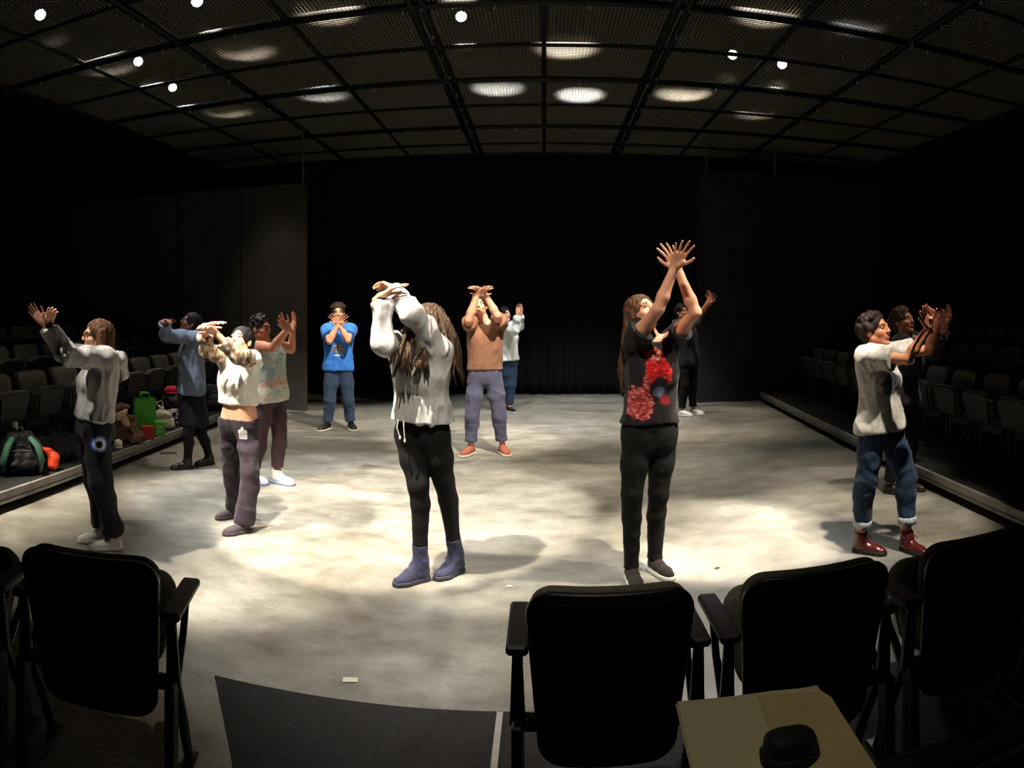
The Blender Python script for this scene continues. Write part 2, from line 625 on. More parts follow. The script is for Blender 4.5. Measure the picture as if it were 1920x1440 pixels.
# ------------------------------------------------------------------ curtains
def curtain(x0, x1, y, label, z0=0.015, z1=GZ - 0.05, rot=None):
    n, nz = int((x1 - x0) / 0.02), 14
    V, F = [], []
    ph = random.uniform(0, 6)
    for k in range(nz + 1):
        z = z0 + (z1 - z0) * k / nz
        for i in range(n + 1):
            x = x0 + (x1 - x0) * i / n
            a = 0.055 * (1 - 0.35 * k / nz)
            yy = y + a * math.sin(x * 2 * math.pi / 0.24 + ph + 0.8 * math.sin(x * 3.1 + ph)) + 0.03 * math.sin(x * 5 + z * 0.8 + ph)
            V.append((x, yy, z))
    m = n + 1
    for k in range(nz):
        for i in range(n):
            F.append((k * m + i, k * m + i + 1, (k + 1) * m + i + 1, (k + 1) * m + i))
    q = len(V)
    V += [(x, y_ + 0.012, z) for x, y_, z in V]
    F += [tuple(q + i for i in f[::-1]) for f in F]
    for i in range(n):
        F.append((i, q + i, q + i + 1, i + 1))
    root = empty('stage_curtain', ((x0 + x1) / 2, y, 0), label=label, cat='curtain', group='black drapes along the back of the stage')
    Vl = [(a - (x0 + x1) / 2, b_ - y, c) for a, b_, c in V]
    mesh('drape', Vl, F, M_CURT, root, True)
    bb = B(); bb.box((-(x1 - x0) / 2, -0.03, z1 - 0.06), ((x1 - x0) / 2, 0.04, z1)); bb.build('heading_band', M_CURT, root)
    for i in range(int((x1 - x0) / 0.3)):
        xx = -(x1 - x0) / 2 + 0.15 + 0.3 * i
        bb = B(); bb.tube([(xx, 0, z1 - 0.03), (xx, 0, z1 + 0.024)], 0.006, 6); bb.build('tie', M_CURT, root)


cx = -6.4
while cx < 5.9:
    curtain(cx, cx + 1.6, 13.62 + random.uniform(-.02, .02), 'black pleated velour drape hanging across the back of the stage')
    cx += 1.62
# rail they hang from
b = B(); b.tube([(-6.6, 13.62, GZ), (6.6, 13.62, GZ)], 0.024, 8)
b.build('curtain_rail', M_PIPE, label='black pipe holding the back curtain', cat='rail')

# ------------------------------------------------------------------ hung flats at the sides
def flat(x0, x1, y, zt, m, label, pole_x=None, group=None):
    root = empty('stage_flat', ((x0 + x1) / 2, y, 0), label=label, cat='flat', group=group)
    hw = (x1 - x0) / 2
    b = B(); b.box((-hw, -0.012, 0.0), (hw, 0.0, zt), bev=0.002); b.build('panel', m, root)
    for a, c in (((-hw, 0, 0), (-hw + .07, .03, zt)), ((hw - .07, 0, 0), (hw, .03, zt))):
        b = B(); b.box(a, c); b.build('stile', M_BLACKW, root)
    for z in (0.0, zt / 2, zt - .07):
        b = B(); b.box((-hw + .07, 0, z), (hw - .07, .03, z + .07)); b.build('rail', M_BLACKW, root)
    if pole_x is not None:
        b = B(); b.tube([(pole_x - (x0 + x1) / 2, 0.045, zt - 0.9), (pole_x - (x0 + x1) / 2, 0.045, GZ - 0.04)], 0.02, 8)
        b.build('hanger_pole', plain('grey_pole', (95, 93, 92), 0.5, 0.4), root)


xx = -3.8
for k in range(4):
    flat(xx - 1.2, xx - 0.012, 10.72 + 0.0 * k, 3.74, M_FLAT, ['dark grey flat behind the blue shirted dancer, beside the curtain opening', 'dark grey flat next to the one behind the blue shirted dancer', 'dark grey flat behind the upper left seats', 'dark grey flat in the far left corner'][k], -3.9 if k == 0 else None)
    xx -= 1.2
xx = 2.72
for k in range(3):
    flat(xx, xx + 1.2, 12.1, 4.15, M_FLATR, ['tall black flat by the curtain opening, at the far end of the right risers', 'tall black flat behind the end of the right risers', 'tall black flat in the far right corner'][k], [2.9, 4.2, None][k])
    xx += 1.212

# ------------------------------------------------------------------ seats
M_SHELL = plain('black_plastic_shell', (20, 19, 20), 0.42, spec=0.5, var=0.1)
M_FABB = cloth('black_seat_fabric', (19, 18, 19), 0.95, 0.2, 40, 0.3, 0.0)
M_FABG = cloth('grey_seat_fabric', (88, 84, 75), 0.95, 0.2, 40, 0.3, 0.05)
M_STEEL = plain('black_seat_frame', (17, 17, 18), 0.4, 0.2, 0.5)
M_ARM = plain('black_armrest', (38, 36, 38), 0.5, spec=0.4)
M_SEATEDGE = plain('dark_seat_pan', (30, 29, 28), 0.55)


def make_seat(name, down=False):
    root = empty(name)
    b = B(); b.plate(0.485, 0.42, 0.26, 0.832, 0.035, 0.075, 0.55, -0.25, y=0.04); sh = b.build('back_shell', M_SHELL, root, angle=50)
    b = B(); b.plate(0.44, 0.38, 0.29, 0.807, 0.012, 0.06, 0.55, -0.25, y=0.007); b.build('back_pad', M_FABB, sh, angle=50)
    b = B(); b.plate(0.465, 0.41, 0.42, 0.828, 0.06, 0.07, 0.55, -0.25, y=0.047); b.build('back_cushion', M_FABG, root, angle=50)
    if down:
        b = B(); b.plate(0.46, 0.42, 0.0, 0.44, 0.07, 0.07, 0.0, 0.0)
        R = Matrix.Translation((0, 0.07, 0.44)) @ Matrix.Rotation(math.radians(-90), 4, 'X')
        b.V = [tuple(R @ Vector(v)) for v in b.V]
        b.build('seat_cushion', M_FABG, root, angle=50)
    else:
        b = B(); b.plate(0.45, 0.40, 0.38, 0.69, 0.07, 0.07, 0.25, 0.20, y=0.15); sc = b.build('seat_cushion', M_FABG, root, angle=50)
        b = B(); b.plate(0.44, 0.39, 0.38, 0.67, 0.022, 0.065, 0.25, 0.20, y=0.197); b.build('seat_pan', M_SEATEDGE, sc, angle=50)
    for s in (-1, 1):
        x = 0.268 * s
        b = B(); b.box((x - 0.033, -0.03, 0.622), (x + 0.033, 0.29, 0.652), bev=0.008); ar = b.build('armrest', M_ARM, root)
        b = B()
        b.tube([(x, 0.0, 0.625), (x, 0.02, 0.48), (x, 0.03, 0.40)], [0.016, 0.022, 0.026], 8)
        b.tube([(x, 0.21, 0.625), (x, 0.16, 0.50), (x, 0.06, 0.40)], [0.013, 0.013, 0.018], 8)
        b.build('arm_bracket', M_STEEL, ar, angle=40)
        b = B(); b.box((x - 0.016, -0.035, 0.012), (x + 0.016, 0.035, 0.42), bev=0.006); b.build('leg', M_STEEL, root)
        b = B(); b.tube([(x, 0.03, 0.42), (x, 0.16, 0.2), (x, 0.25, 0.012)], [0.02, 0.018, 0.017], 8); b.build('leg', M_STEEL, root, angle=40)
        b = B(); b.box((x - 0.024, -0.09, 0.0), (x + 0.024, 0.30, 0.014), bev=0.004); b.build('foot', M_STEEL, root)
    b = B(); b.box((-0.252, 0.02, 0.375), (0.252, 0.06, 0.415), bev=0.005); b.build('cross_beam', M_STEEL, root)
    return root


SEAT = make_seat('theatre_seat')
SEATD = None


def place(src, x, y, z, rz, label, group, first=[True]):
    if first[0]:
        o = src
        first[0] = False
    else:
        o = copy_tree(src)
    o.location = (x, y, z)
    o.rotation_euler = (0, 0, rz)
    return props(o, label, 'seat', group)


DKZ = 0.006
place(SEAT, 0.19, 2.02, DKZ, 0.0, 'black seat seen from behind, in front of the dancer in the red print tee', None)
place(SEAT, 0.82, 2.02, DKZ, 0.0, 'black seat seen from behind, second along from the aisle end', None)
place(SEAT, 1.45, 2.02, DKZ, 0.0, 'black seat seen from behind, third along from the aisle end', None)
place(SEAT, 2.08, 2.02, DKZ, 0.0, 'black seat seen from behind, fourth along from the aisle end', None)
a16 = math.radians(16)
place(SEAT, -1.41, 1.86, 0.0, a16, 'black seat seen from behind, in front of the dancer with glasses, seat cushion tipped up', None)
place(SEAT, -1.41 - 0.63 * math.cos(a16), 1.86 - 0.63 * math.sin(a16), 0.0, a16, 'black seat seen from behind, inner neighbour of the angled aisle seat', None)
place(SEAT, 0.13, 0.98, DKZ, 0.0, 'black seat in the near row, beside the manila folder', None)
SEATD = make_seat('theatre_seat', True)
SEATD.location = (0.78, 1.06, DKZ)
props(SEATD, 'black seat in the near row, cushion folded down under a dark bag', 'seat')
for o in [SEAT.parent] if SEAT.parent else []:
    pass

# ------------------------------------------------------------------ seating risers
def line_pt(A, Bp, s):
    return (A[0] + (Bp[0] - A[0]) * s, A[1] + (Bp[1] - A[1]) * s)


def risers(A, D, out, s0, s1, seams, side, n_tier=3, tdepth=1.0):
    """A: point of the front edge, D: unit direction along it, out: unit normal away from the stage; platforms between seams"""
    ang = math.atan2(D[1], D[0])
    for t in range(n_tier):
        top = 0.17 + 0.2 * t
        low = 0.0 if t == 0 else 0.17 + 0.2 * (t - 1)
        cuts = [s0] + [q for q in seams if s0 < q < s1] + [s1]
        for k in range(len(cuts) - 1):
            a, c = cuts[k] + 0.004, cuts[k + 1] - 0.004
            L = c - a
            ox, oy = A[0] + D[0] * a + out[0] * tdepth * t, A[1] + D[1] * a + out[1] * tdepth * t
            root = empty('riser_platform', (ox, oy, 0), label='%s section of the %s seating platform, %s' % (['nearest', 'second', 'third', 'fourth', 'far end', 'far end'][k], side, ['lowest tier with metal edge', 'middle tier', 'top tier'][t]), cat='platform')
            sgn = 1 if (D[0] * out[1] - D[1] * out[0]) > 0 else -1      # outward is +y local when sgn > 0
            root.rotation_euler = (0, 0, ang)
            y1 = sgn * (tdepth - 0.006 if t < n_tier - 1 else tdepth * 1.15)

            def bx(lo, hi):
                return tuple(min(p, q) for p, q in zip(lo, hi)), tuple(max(p, q) for p, q in zip(lo, hi))
            b = B(); b.box(*bx((0, sgn * 0.03, top - 0.025), (L, y1, top))); b.build('deck', M_DECK, root)
            if t == 0:
                b = B(); b.box(*bx((0, 0, top - 0.10), (L, sgn * 0.03, top + 0.002)), bev=0.004); fa = b.build('edge_rail', M_ALU, root)
                b = B(); b.box(*bx((0.0, -sgn * 0.004, top - 0.072), (L, sgn * 0.002, top - 0.062))); b.build('groove', plain('dark_groove', (70, 68, 64), 0.6), fa)
                for q in (0.06, L / 2, L - 0.06):
                    b = B(); b.box(*bx((q - 0.025, sgn * 0.08, 0), (q + 0.025, sgn * 0.13, top - 0.025))); b.build('leg', M_STEEL, root)
                    b = B(); b.box(*bx((q - 0.025, sgn * (tdepth - 0.13), 0), (q + 0.025, sgn * (tdepth - 0.08), top - 0.025))); b.build('leg', M_STEEL, root)
                b = B(); b.box(*bx((0, sgn * 0.2, 0), (L, sgn * 0.215, top - 0.025))); b.build('masking_board', M_BLACKW, root)
            else:
                b = B(); b.box(*bx((0, 0, low), (L, sgn * 0.03, top))); b.build('riser_board', M_BLACKW, root)
                for q in (0.06, L - 0.06):
                    b = B(); b.box(*bx((q - 0.025, sgn * (tdepth - 0.13), 0), (q + 0.025, sgn * (tdepth - 0.08), top - 0.025))); b.build('leg', M_STEEL, root)
    # seats
    f = -np.array(out)                    # they face the stage
    rz = math.atan2(f[1], f[0]) - math.pi / 2
    for t in range(n_tier):
        n = int((s1 - s0 - 0.35) / 0.62)
        for k in range(n):
            s = s0 + 0.4 + 0.62 * k
            off = tdepth * t + 0.80
            place(SEAT, A[0] + D[0] * s + out[0] * off, A[1] + D[1] * s + out[1] * off, 0.173 + 0.2 * t, rz,
                  'grey upholstered tip-up seat in the %s row of the %s risers' % (['front', 'middle', 'back'][t], side), '%s row of seats on the %s risers' % (['front', 'middle', 'back'][t], side))


LA = np.array((-3.92, 3.92)); LB = np.array((-4.47, 8.98)); LD = U(LB - LA); LO = np.array((-LD[1], LD[0]))
RA = np.array((3.2, 3.86)); RB = np.array((3.9, 12.6)); RD = U(RB - RA); RO = np.array((RD[1], -RD[0]))
risers(LA, LD, LO, -1.95, 6.55, [0.47, 2.91, 5.35], 'left')
risers(RA, RD, RO, -1.9, 8.1, [0.55, 3.0, 5.45], 'right')

# ------------------------------------------------------------------ stage lamps
M_CAN = plain('black_lamp_can', (15, 15, 16), 0.5, 0.2)
def lens_mat(c):
    nm = 'glowing_lens_%d' % int(c[2] * 100)
    if nm in MATS:
        return MATS[nm]
    m, nt, b = nodes(nm)
    b.inputs['Emission Color'].default_value = (*c, 1)
    b.inputs['Emission Strength'].default_value = 14.0
    b.inputs['Base Color'].default_value = (*c, 1)
    MATS[nm] = m
    return m


def lamp(x, y, z, ax, ay, az, watts, cone, blend, colr, label, group=None):
    root = empty('stage_lamp', (x, y, z), label=label, cat='stage lamp', group=group)
    d = Vector((ax - x, ay - y, az - z)).normalized()
    q = d.to_track_quat('-Z', 'Y')
    Mx = q.to_matrix().to_4x4()
    b = B(); b.lathe([(0.068, 0.028), (0.072, -0.01), (0.082, -0.008), (0.08, 0.10), (0.07, 0.17), (0.045, 0.22), (0.03, 0.25)], 16, M=Mx)
    b.build('can', M_CAN, root, angle=40)
    b = B(); zl = -0.013 if group is None else 0.03
    b.lathe([(0.001, zl), (0.068, zl), (0.068, zl + .004), (0.001, zl + .004)], 20, M=Mx)
    b.build('lens', lens_mat(colr), root)
    p = Mx @ Vector((0, 0, 0.1))
    s_ = Mx @ Vector((1, 0, 0)); s_.z = 0; s_.normalize()
    top = Vector((p.x, p.y, p.z + 0.24))
    b = B(); b.tube([tuple(p + s_ * 0.085), tuple(p + s_ * 0.1 + Vector((0, 0, 0.12))), tuple(top + s_ * 0.05), tuple(top - s_ * 0.05), tuple(p - s_ * 0.1 + Vector((0, 0, 0.12))), tuple(p - s_ * 0.085)], 0.008, 6)
    b.build('yoke', M_CAN, root)
    b = B(); b.tube([tuple(top), (top.x, top.y, ZC - z)], 0.014, 8); b.build('drop_pipe', M_PIPE, root)
    li = bpy.data.lights.new('lamp_beam', 'SPOT')
    li.energy = watts * LAMP_GAIN
    li.spot_size = math.radians(cone)
    li.spot_blend = blend
    li.color = colr
    li.shadow_soft_size = 0.055
    lo = bpy.data.objects.new('lamp_beam', li)
    COL.objects.link(lo)
    lo.parent = root
    lo.location = d * 0.02
    lo.rotation_euler = q.to_euler()
    return root


for L_ in LAMPS:
    lamp(*L_[:10], label=L_[10] if len(L_) > 10 else ('unseen black stage lamp over the front of the stage' if L_[1] < 6.5 else 'black stage lamp lighting up the wire mesh below it'), group=None if len(L_) > 10 else ('lamps over the front of the stage' if L_[1] < 6.5 else 'lamps above the far mesh panels'))

# ------------------------------------------------------------------ implicit-surface modeller for bodies, clothes and hair
class Vol:
    def __init__(s, lo, hi, h):
        s.h = h
        s.lo = np.asarray(lo, float) - 3 * h
        n = np.ceil((np.asarray(hi, float) + 3 * h - s.lo) / h).astype(int) + 1
        s.ax = [(s.lo[i] + h * np.arange(n[i])).astype(np.float32) for i in range(3)]
        s.F = np.full(tuple(n), 0.5, np.float32)

    def _sub(s, lo, hi):
        n = s.F.shape
        a = np.clip(np.floor((np.asarray(lo) - s.lo) / s.h).astype(int), 0, n)
        b = np.clip(np.ceil((np.asarray(hi) - s.lo) / s.h).astype(int) + 1, 0, n)
        if (b <= a).any():
            return None
        sl = tuple(slice(a[i], b[i]) for i in range(3))
        X = s.ax[0][sl[0]][:, None, None]
        Y = s.ax[1][sl[1]][None, :, None]
        Z = s.ax[2][sl[2]][None, None, :]
        return sl, X, Y, Z

    def _union(s, sl, d, k):
        F = s.F[sl]
        if k <= 0:
            s.F[sl] = np.minimum(F, d)
            return
        h = np.clip(0.5 + 0.5 * (F - d) / k, 0, 1)
        s.F[sl] = F * (1 - h) + d * h - k * h * (1 - h)

    def _carve(s, sl, d, k):
        F = s.F[sl]
        h = np.clip(0.5 - 0.5 * (F + d) / k, 0, 1)
        s.F[sl] = F * (1 - h) - d * h + k * h * (1 - h)

    def cone(s, a, b, ra, rb, k=0.02, sq=None, carve=False):
        """tapered capsule; sq = (axis, factor) squashes it along an axis"""
        a = np.asarray(a, float)
        b = np.asarray(b, float)
        m = max(ra, rb) + max(k, 0) + 3 * s.h
        q = s._sub(np.minimum(a, b) - m, np.maximum(a, b) + m)
        if q is None:
            return
        sl, X, Y, Z = q
        px_, py_, pz_ = X - a[0], Y - a[1], Z - a[2]
        ba = b - a
        if sq is not None:
            ax, f = np.asarray(sq[0], float), sq[1]
            g = (px_ * ax[0] + py_ * ax[1] + pz_ * ax[2]) * (f - 1)
            px_, py_, pz_ = px_ + g * ax[0], py_ + g * ax[1], pz_ + g * ax[2]
            ba = ba + np.dot(ba, ax) * (f - 1) * ax
        l2 = max(float(ba @ ba), 1e-10)
        t = np.clip((px_ * ba[0] + py_ * ba[1] + pz_ * ba[2]) / l2, 0, 1)
        d = np.sqrt((px_ - t * ba[0]) ** 2 + (py_ - t * ba[1]) ** 2 + (pz_ - t * ba[2]) ** 2) - (ra + (rb - ra) * t)
        d = d.astype(np.float32)
        if carve:
            s._carve(sl, d, max(k, 1e-3))
        else:
            s._union(sl, d, k)

    def chain(s, pts, rs, k=0.02, sq=None):
        for i in range(len(pts) - 1):
            s.cone(pts[i], pts[i + 1], rs[i], rs[i + 1], k, sq)

    def ell(s, c, R, rad, k=0.02, carve=False):
        """ellipsoid with axes rows of R and radii rad"""
        c = np.asarray(c, float)
        m = max(rad) + max(k, 0) + 3 * s.h
        q = s._sub(c - m, c + m)
        if q is None:
            return
        sl, X, Y, Z = q
        u = [((X - c[0]) * R[i][0] + (Y - c[1]) * R[i][1] + (Z - c[2]) * R[i][2]) / rad[i] for i in range(3)]
        k0 = np.sqrt(u[0] ** 2 + u[1] ** 2 + u[2] ** 2)
        k1 = np.sqrt((u[0] / rad[0]) ** 2 + (u[1] / rad[1]) ** 2 + (u[2] / rad[2]) ** 2)
        d = (k0 * (k0 - 1) / np.maximum(k1, 1e-6)).astype(np.float32)
        if carve:
            s._carve(sl, d, max(k, 1e-3))
        else:
            s._union(sl, d, k)

    def cut(s, p, n, ball=None):
        """keep the side opposite to n; only within ball=(centre, radius) if given"""
        p = np.asarray(p, float)
        n = U(n)
        if ball is None:
            q = s._sub(s.lo, s.lo + s.h * np.array(s.F.shape))
        else:
            q = s._sub(np.asarray(ball[0]) - ball[1], np.asarray(ball[0]) + ball[1])
        if q is None:
            return
        sl, X, Y, Z = q
        d = ((X - p[0]) * n[0] + (Y - p[1]) * n[1] + (Z - p[2]) * n[2]).astype(np.float32)
        if ball is not None:
            c, r = ball
            w_ = ((X - c[0]) ** 2 + (Y - c[1]) ** 2 + (Z - c[2]) ** 2) > r * r
            d = np.where(w_, -1.0, d)
        s.F[sl] = np.maximum(s.F[sl], d)

    def mesh(s, smooth=1):
        F = s.F
        S = F < 0
        nx, ny, nz = F.shape
        cnt = np.zeros((nx - 1, ny - 1, nz - 1), np.int8)
        for i in (0, 1):
            for j in (0, 1):
                for k in (0, 1):
                    cnt += S[i:nx - 1 + i, j:ny - 1 + j, k:nz - 1 + k]
        act = np.argwhere((cnt > 0) & (cnt < 8))
        if len(act) == 0:
            return np.zeros((0, 3)), np.zeros((0, 4), int)
        idx = np.full(cnt.shape, -1, np.int32)
        idx[act[:, 0], act[:, 1], act[:, 2]] = np.arange(len(act))
        cor = [(i, j, k) for i in (0, 1) for j in (0, 1) for k in (0, 1)]
        val = {c: F[act[:, 0] + c[0], act[:, 1] + c[1], act[:, 2] + c[2]] for c in cor}
        acc = np.zeros((len(act), 3))
        num = np.zeros(len(act))
        for c in cor:
            for ax in range(3):
                if c[ax]:
                    continue
                e = list(c)
                e[ax] = 1
                va, vb = val[c], val[tuple(e)]
                mk = (va < 0) != (vb < 0)
                t = np.where(mk, va / np.where(mk, va - vb, 1), 0)
                p = np.array(c, float)[None, :].repeat(len(act), 0)
                p[:, ax] = t
                acc += p * mk[:, None]
                num += mk
        V = s.lo + s.h * (act + acc / num[:, None])
        Q = []
        for ax in range(3):
            o1, o2 = [(1, 2), (2, 0), (0, 1)][ax]
            sl0 = [slice(None)] * 3
            sl1 = [slice(None)] * 3
            sl0[ax] = slice(0, -1)
            sl1[ax] = slice(1, None)
            ch = S[tuple(sl0)] != S[tuple(sl1)]
            for dim in (o1, o2):
                cut_ = [slice(None)] * 3
                cut_[dim] = slice(1, -1)
                ch = ch[tuple(cut_)]
            e = np.argwhere(ch)
            if len(e) == 0:
                continue
            e[:, o1] += 1
            e[:, o2] += 1
            ins = S[e[:, 0], e[:, 1], e[:, 2]]

            def cell(d1, d2):
                c = e.copy()
                c[:, o1] += d1
                c[:, o2] += d2
                return idx[c[:, 0], c[:, 1], c[:, 2]]
            q = np.stack([cell(-1, -1), cell(0, -1), cell(0, 0), cell(-1, 0)], 1)
            q[~ins] = q[~ins][:, ::-1]
            Q.append(q)
        Q = np.concatenate(Q)
        Q = Q[(Q >= 0).all(1)]
        n = len(V)
        for _ in range(smooth):
            a = Q.ravel()
            bq = np.roll(Q, -1, 1).ravel()
            cn = np.bincount(a, minlength=n) + np.bincount(bq, minlength=n)
            av = np.stack([np.bincount(a, V[bq, i], n) + np.bincount(bq, V[a, i], n) for i in range(3)], 1)
            V = V * 0.4 + 0.6 * av / np.maximum(cn, 1)[:, None]
        return V, Q


def normals(V, Q):
    n = np.cross(V[Q[:, 2]] - V[Q[:, 0]], V[Q[:, 3]] - V[Q[:, 1]])
    out = np.stack([sum(np.bincount(Q[:, c], n[:, i], len(V)) for c in range(4)) for i in range(3)], 1)
    return out / np.maximum(np.linalg.norm(out, axis=1), 1e-9)[:, None]


_P = rng.permutation(256).astype(np.int64)
_P = np.concatenate([_P, _P, _P])
_G = rng.uniform(-1, 1, 256)


def vnoise(p):
    """value noise, -1..1"""
    i = np.floor(p).astype(np.int64)
    f = p - i
    f = f * f * (3 - 2 * f)
    i &= 255

    def g(a, b, c):
        return _G[_P[_P[_P[(i[:, 0] + a) & 255] + ((i[:, 1] + b) & 255)] + ((i[:, 2] + c) & 255)]]
    x0 = g(0, 0, 0) * (1 - f[:, 0]) + g(1, 0, 0) * f[:, 0]
    x1 = g(0, 1, 0) * (1 - f[:, 0]) + g(1, 1, 0) * f[:, 0]
    x2 = g(0, 0, 1) * (1 - f[:, 0]) + g(1, 0, 1) * f[:, 0]
    x3 = g(0, 1, 1) * (1 - f[:, 0]) + g(1, 1, 1) * f[:, 0]
    y0 = x0 * (1 - f[:, 1]) + x1 * f[:, 1]
    y1 = x2 * (1 - f[:, 1]) + x3 * f[:, 1]
    return y0 * (1 - f[:, 2]) + y1 * f[:, 2]


def folds(V, Q, amp, freq=9.0, aniso=(1, 1, 0.45), seed=0.0, warp=0.5):
    """push the surface in and out along its normal in soft ridges, as creased cloth"""
    nrm = normals(V, Q)
    p = V * np.array(aniso) * freq + seed
    p = p + warp * np.stack([vnoise(p * 0.7 + 17), vnoise(p * 0.7 + 31), vnoise(p * 0.7 + 53)], 1)
    r = 1.2 * (1 - 2.2 * np.abs(vnoise(p)) ** 0.8) + 0.7 * (1 - 2 * np.abs(vnoise(p * 2.1 + 9)))
    return V + nrm * (amp * (r - 0.45))[:, None]


# ------------------------------------------------------------------ hands
def hand_vol(W, D, Np, right, sc=1.0, curl=0.25, spread=0.2, thumb=0.6, h=0.0035, fore=None):
    """hand from the wrist W: fingers along D, palm facing Np"""
    D = U(D)
    Np = U(Np - np.dot(Np, D) * D)
    T = np.cross(D, Np) * (1 if right else -1)
    v = Vol(W - 0.24 * sc, W + 0.24 * sc, h)
    s = sc
    P = lambda d, t, n: W + s * (d * D + t * T + n * Np)
    v.cone(P(-0.035, 0, 0), P(0.015, 0, 0), 0.024 * s, 0.026 * s, 0.0, (Np, 1.25))
    # palm: four metacarpals and the ball of the thumb
    base = [(0.092, 0.030), (0.096, 0.010), (0.091, -0.010), (0.083, -0.029)]
    for d, t in base:
        v.cone(P(0.012, t * 0.55, 0), P(d, t, -0.002), 0.017 * s, 0.0125 * s, 0.014 * s, (Np, 1.15))
    v.cone(P(0.02, 0.02, 0.008), P(0.055, 0.034, 0.012), 0.017 * s, 0.013 * s, 0.012 * s)
    lens = [(0.040, 0.024, 0.020), (0.045, 0.027, 0.021), (0.041, 0.025, 0.020), (0.032, 0.019, 0.018)]
    for f, ((d, t), L) in enumerate(zip(base, lens)):
        a = spread * (1.5 - f)
        c0 = curl * (0.7 + 0.15 * f)
        p = P(d, t, -0.002)
        ang = 0.0
        r = [0.0088, 0.0082, 0.0076, 0.0064]
        if f == 3:
            r = [x * 0.87 for x in r]
        for j in range(3):
            ang += c0 * (1.0, 1.2, 0.8)[j]
            dv = math.cos(ang) * (math.cos(a) * D + math.sin(a) * T) + math.sin(ang) * Np
            q = p + s * L[j] * dv
            v.cone(p, q, r[j] * s, r[j + 1] * s, 0.002 * s if j or True else 0.0)
            p = q
    # thumb leaves the side of the palm near its base
    p = P(0.03, 0.026, 0.008)
    ta = thumb
    for L, ra, rb, bend in ((0.042, 0.013, 0.0105, 0.0), (0.034, 0.0105, 0.0095, -0.2), (0.027, 0.0095, 0.0075, -0.25)):
        ta += bend
        dv = U(math.cos(ta) * D + math.sin(ta) * T + 0.28 * Np)
        q = p + s * L * dv
        v.cone(p, q, ra * s, rb * s, 0.004 * s)
        p = q
    if fore is not None:
        v.cone(W + U(fore - W) * 0.06, W, 0.029 * s, 0.025 * s, 0.01)
    return v


# ------------------------------------------------------------------ heads
def frame(az_right, az_cam, yaw, pitch=0.0, roll=0.0):
    """forward, left, up of something facing yaw degrees from the camera (plus = picture right), pitched up"""
    y = math.radians(yaw)
    f = math.cos(y) * az_cam + math.sin(y) * az_right
    l = np.cross(UP, f)
    p = math.radians(pitch)
    f2 = math.cos(p) * f + math.sin(p) * UP
    u = np.cross(f2, l)
    r = math.radians(roll)
    l2 = math.cos(r) * l + math.sin(r) * u
    u2 = np.cross(f2, l2)
    return f2, l2, u2


def head_vol(C, fr, neck, sc, h, fem, nr):
    f, l, u = fr
    v = Vol(np.minimum(C - 0.17 * sc, neck - 0.07), np.maximum(C + 0.17 * sc, neck + 0.07), h)
    P = lambda a, b, c: C + sc * (a * f + b * l + c * u)
    R = (f, l, u)
    v.ell(P(-0.012, 0, 0.032), R, (0.095 * sc, 0.074 * sc, 0.083 * sc), 0.01)
    v.ell(P(0.022, 0, -0.03), R, (0.068 * sc, 0.060 * sc, 0.083 * sc), 0.025 * sc)
    for s_ in (-1, 1):
        v.cone(P(0.0, s_ * 0.05, -0.052), P(0.055, s_ * 0.014, -0.092), 0.022 * sc, (0.018 if fem else 0.021) * sc, 0.02 * sc)
        v.ell(P(0.058, s_ * 0.036, -0.022), R, (0.022 * sc, 0.022 * sc, 0.02 * sc), 0.02 * sc)      # cheek
        v.cone(P(0.086, s_ * 0.012, 0.030), P(0.074, s_ * 0.046, 0.028), 0.010 * sc, 0.009 * sc, 0.012 * sc)  # brow
        v.ell(P(0.098, s_ * 0.031, 0.010), R, (0.014 * sc, 0.018 * sc, 0.010 * sc), 0.008 * sc, carve=True)
        v.ell(P(-0.006, s_ * 0.079, -0.004), (U(f * 0.9 + l * -s_ * 0.35), U(l * s_ * 0.9 + f * 0.35), u), (0.019 * sc, 0.007 * sc, 0.031 * sc), 0.006)  # ear
        v.ell(P(0.095, s_ * 0.011, -0.023), R, (0.011 * sc, 0.009 * sc, 0.008 * sc), 0.005)
    v.cone(P(0.088, 0, 0.018), P(0.105, 0, -0.019), 0.0085 * sc, 0.0105 * sc, 0.012 * sc)        # nose
    v.cone(P(0.083, -0.016, -0.050), P(0.083, 0.016, -0.050), 0.0085 * sc, 0.0085 * sc, 0.006)   # upper lip
    v.cone(P(0.083, -0.013, -0.061), P(0.083, 0.013, -0.061), 0.0088 * sc, 0.0088 * sc, 0.006)   # lower lip
    v.cone(P(0.096, -0.018, -0.0555), P(0.096, 0.018, -0.0555), 0.0022, 0.0022, 0.003, carve=True)
    v.ell(P(0.068, 0, -0.097), R, (0.018 * sc, 0.02 * sc, 0.016 * sc), 0.014 * sc)               # chin
    v.cone(P(-0.022, 0, -0.045), neck, nr, nr * 1.12, 0.025)
    v.cone(P(0.02, 0, -0.085), neck + f * 0.02, nr * 0.55, nr * 0.7, 0.03)
    return v


def head_slots(V, C, fr, sc):
    d = (V - C) / sc
    a, b_, c = d @ fr[0], d @ fr[1], d @ fr[2]
    s = np.zeros(len(V), int)
    s[(a > 0.078) & (np.abs(b_) < 0.021 - 0.5 * np.abs(c + 0.0555)) & (c > -0.064) & (c < -0.048)] = 1
    ab = np.abs(b_)
    s[(a > 0.055) & (ab > 0.014) & (ab < 0.05) & (np.abs(c - 0.033 + 0.12 * np.abs(ab - 0.034)) < 0.0042)] = 2
    return s


# ------------------------------------------------------------------ a whole person
def lerp(a, b, t):
    return a + (b - a) * t


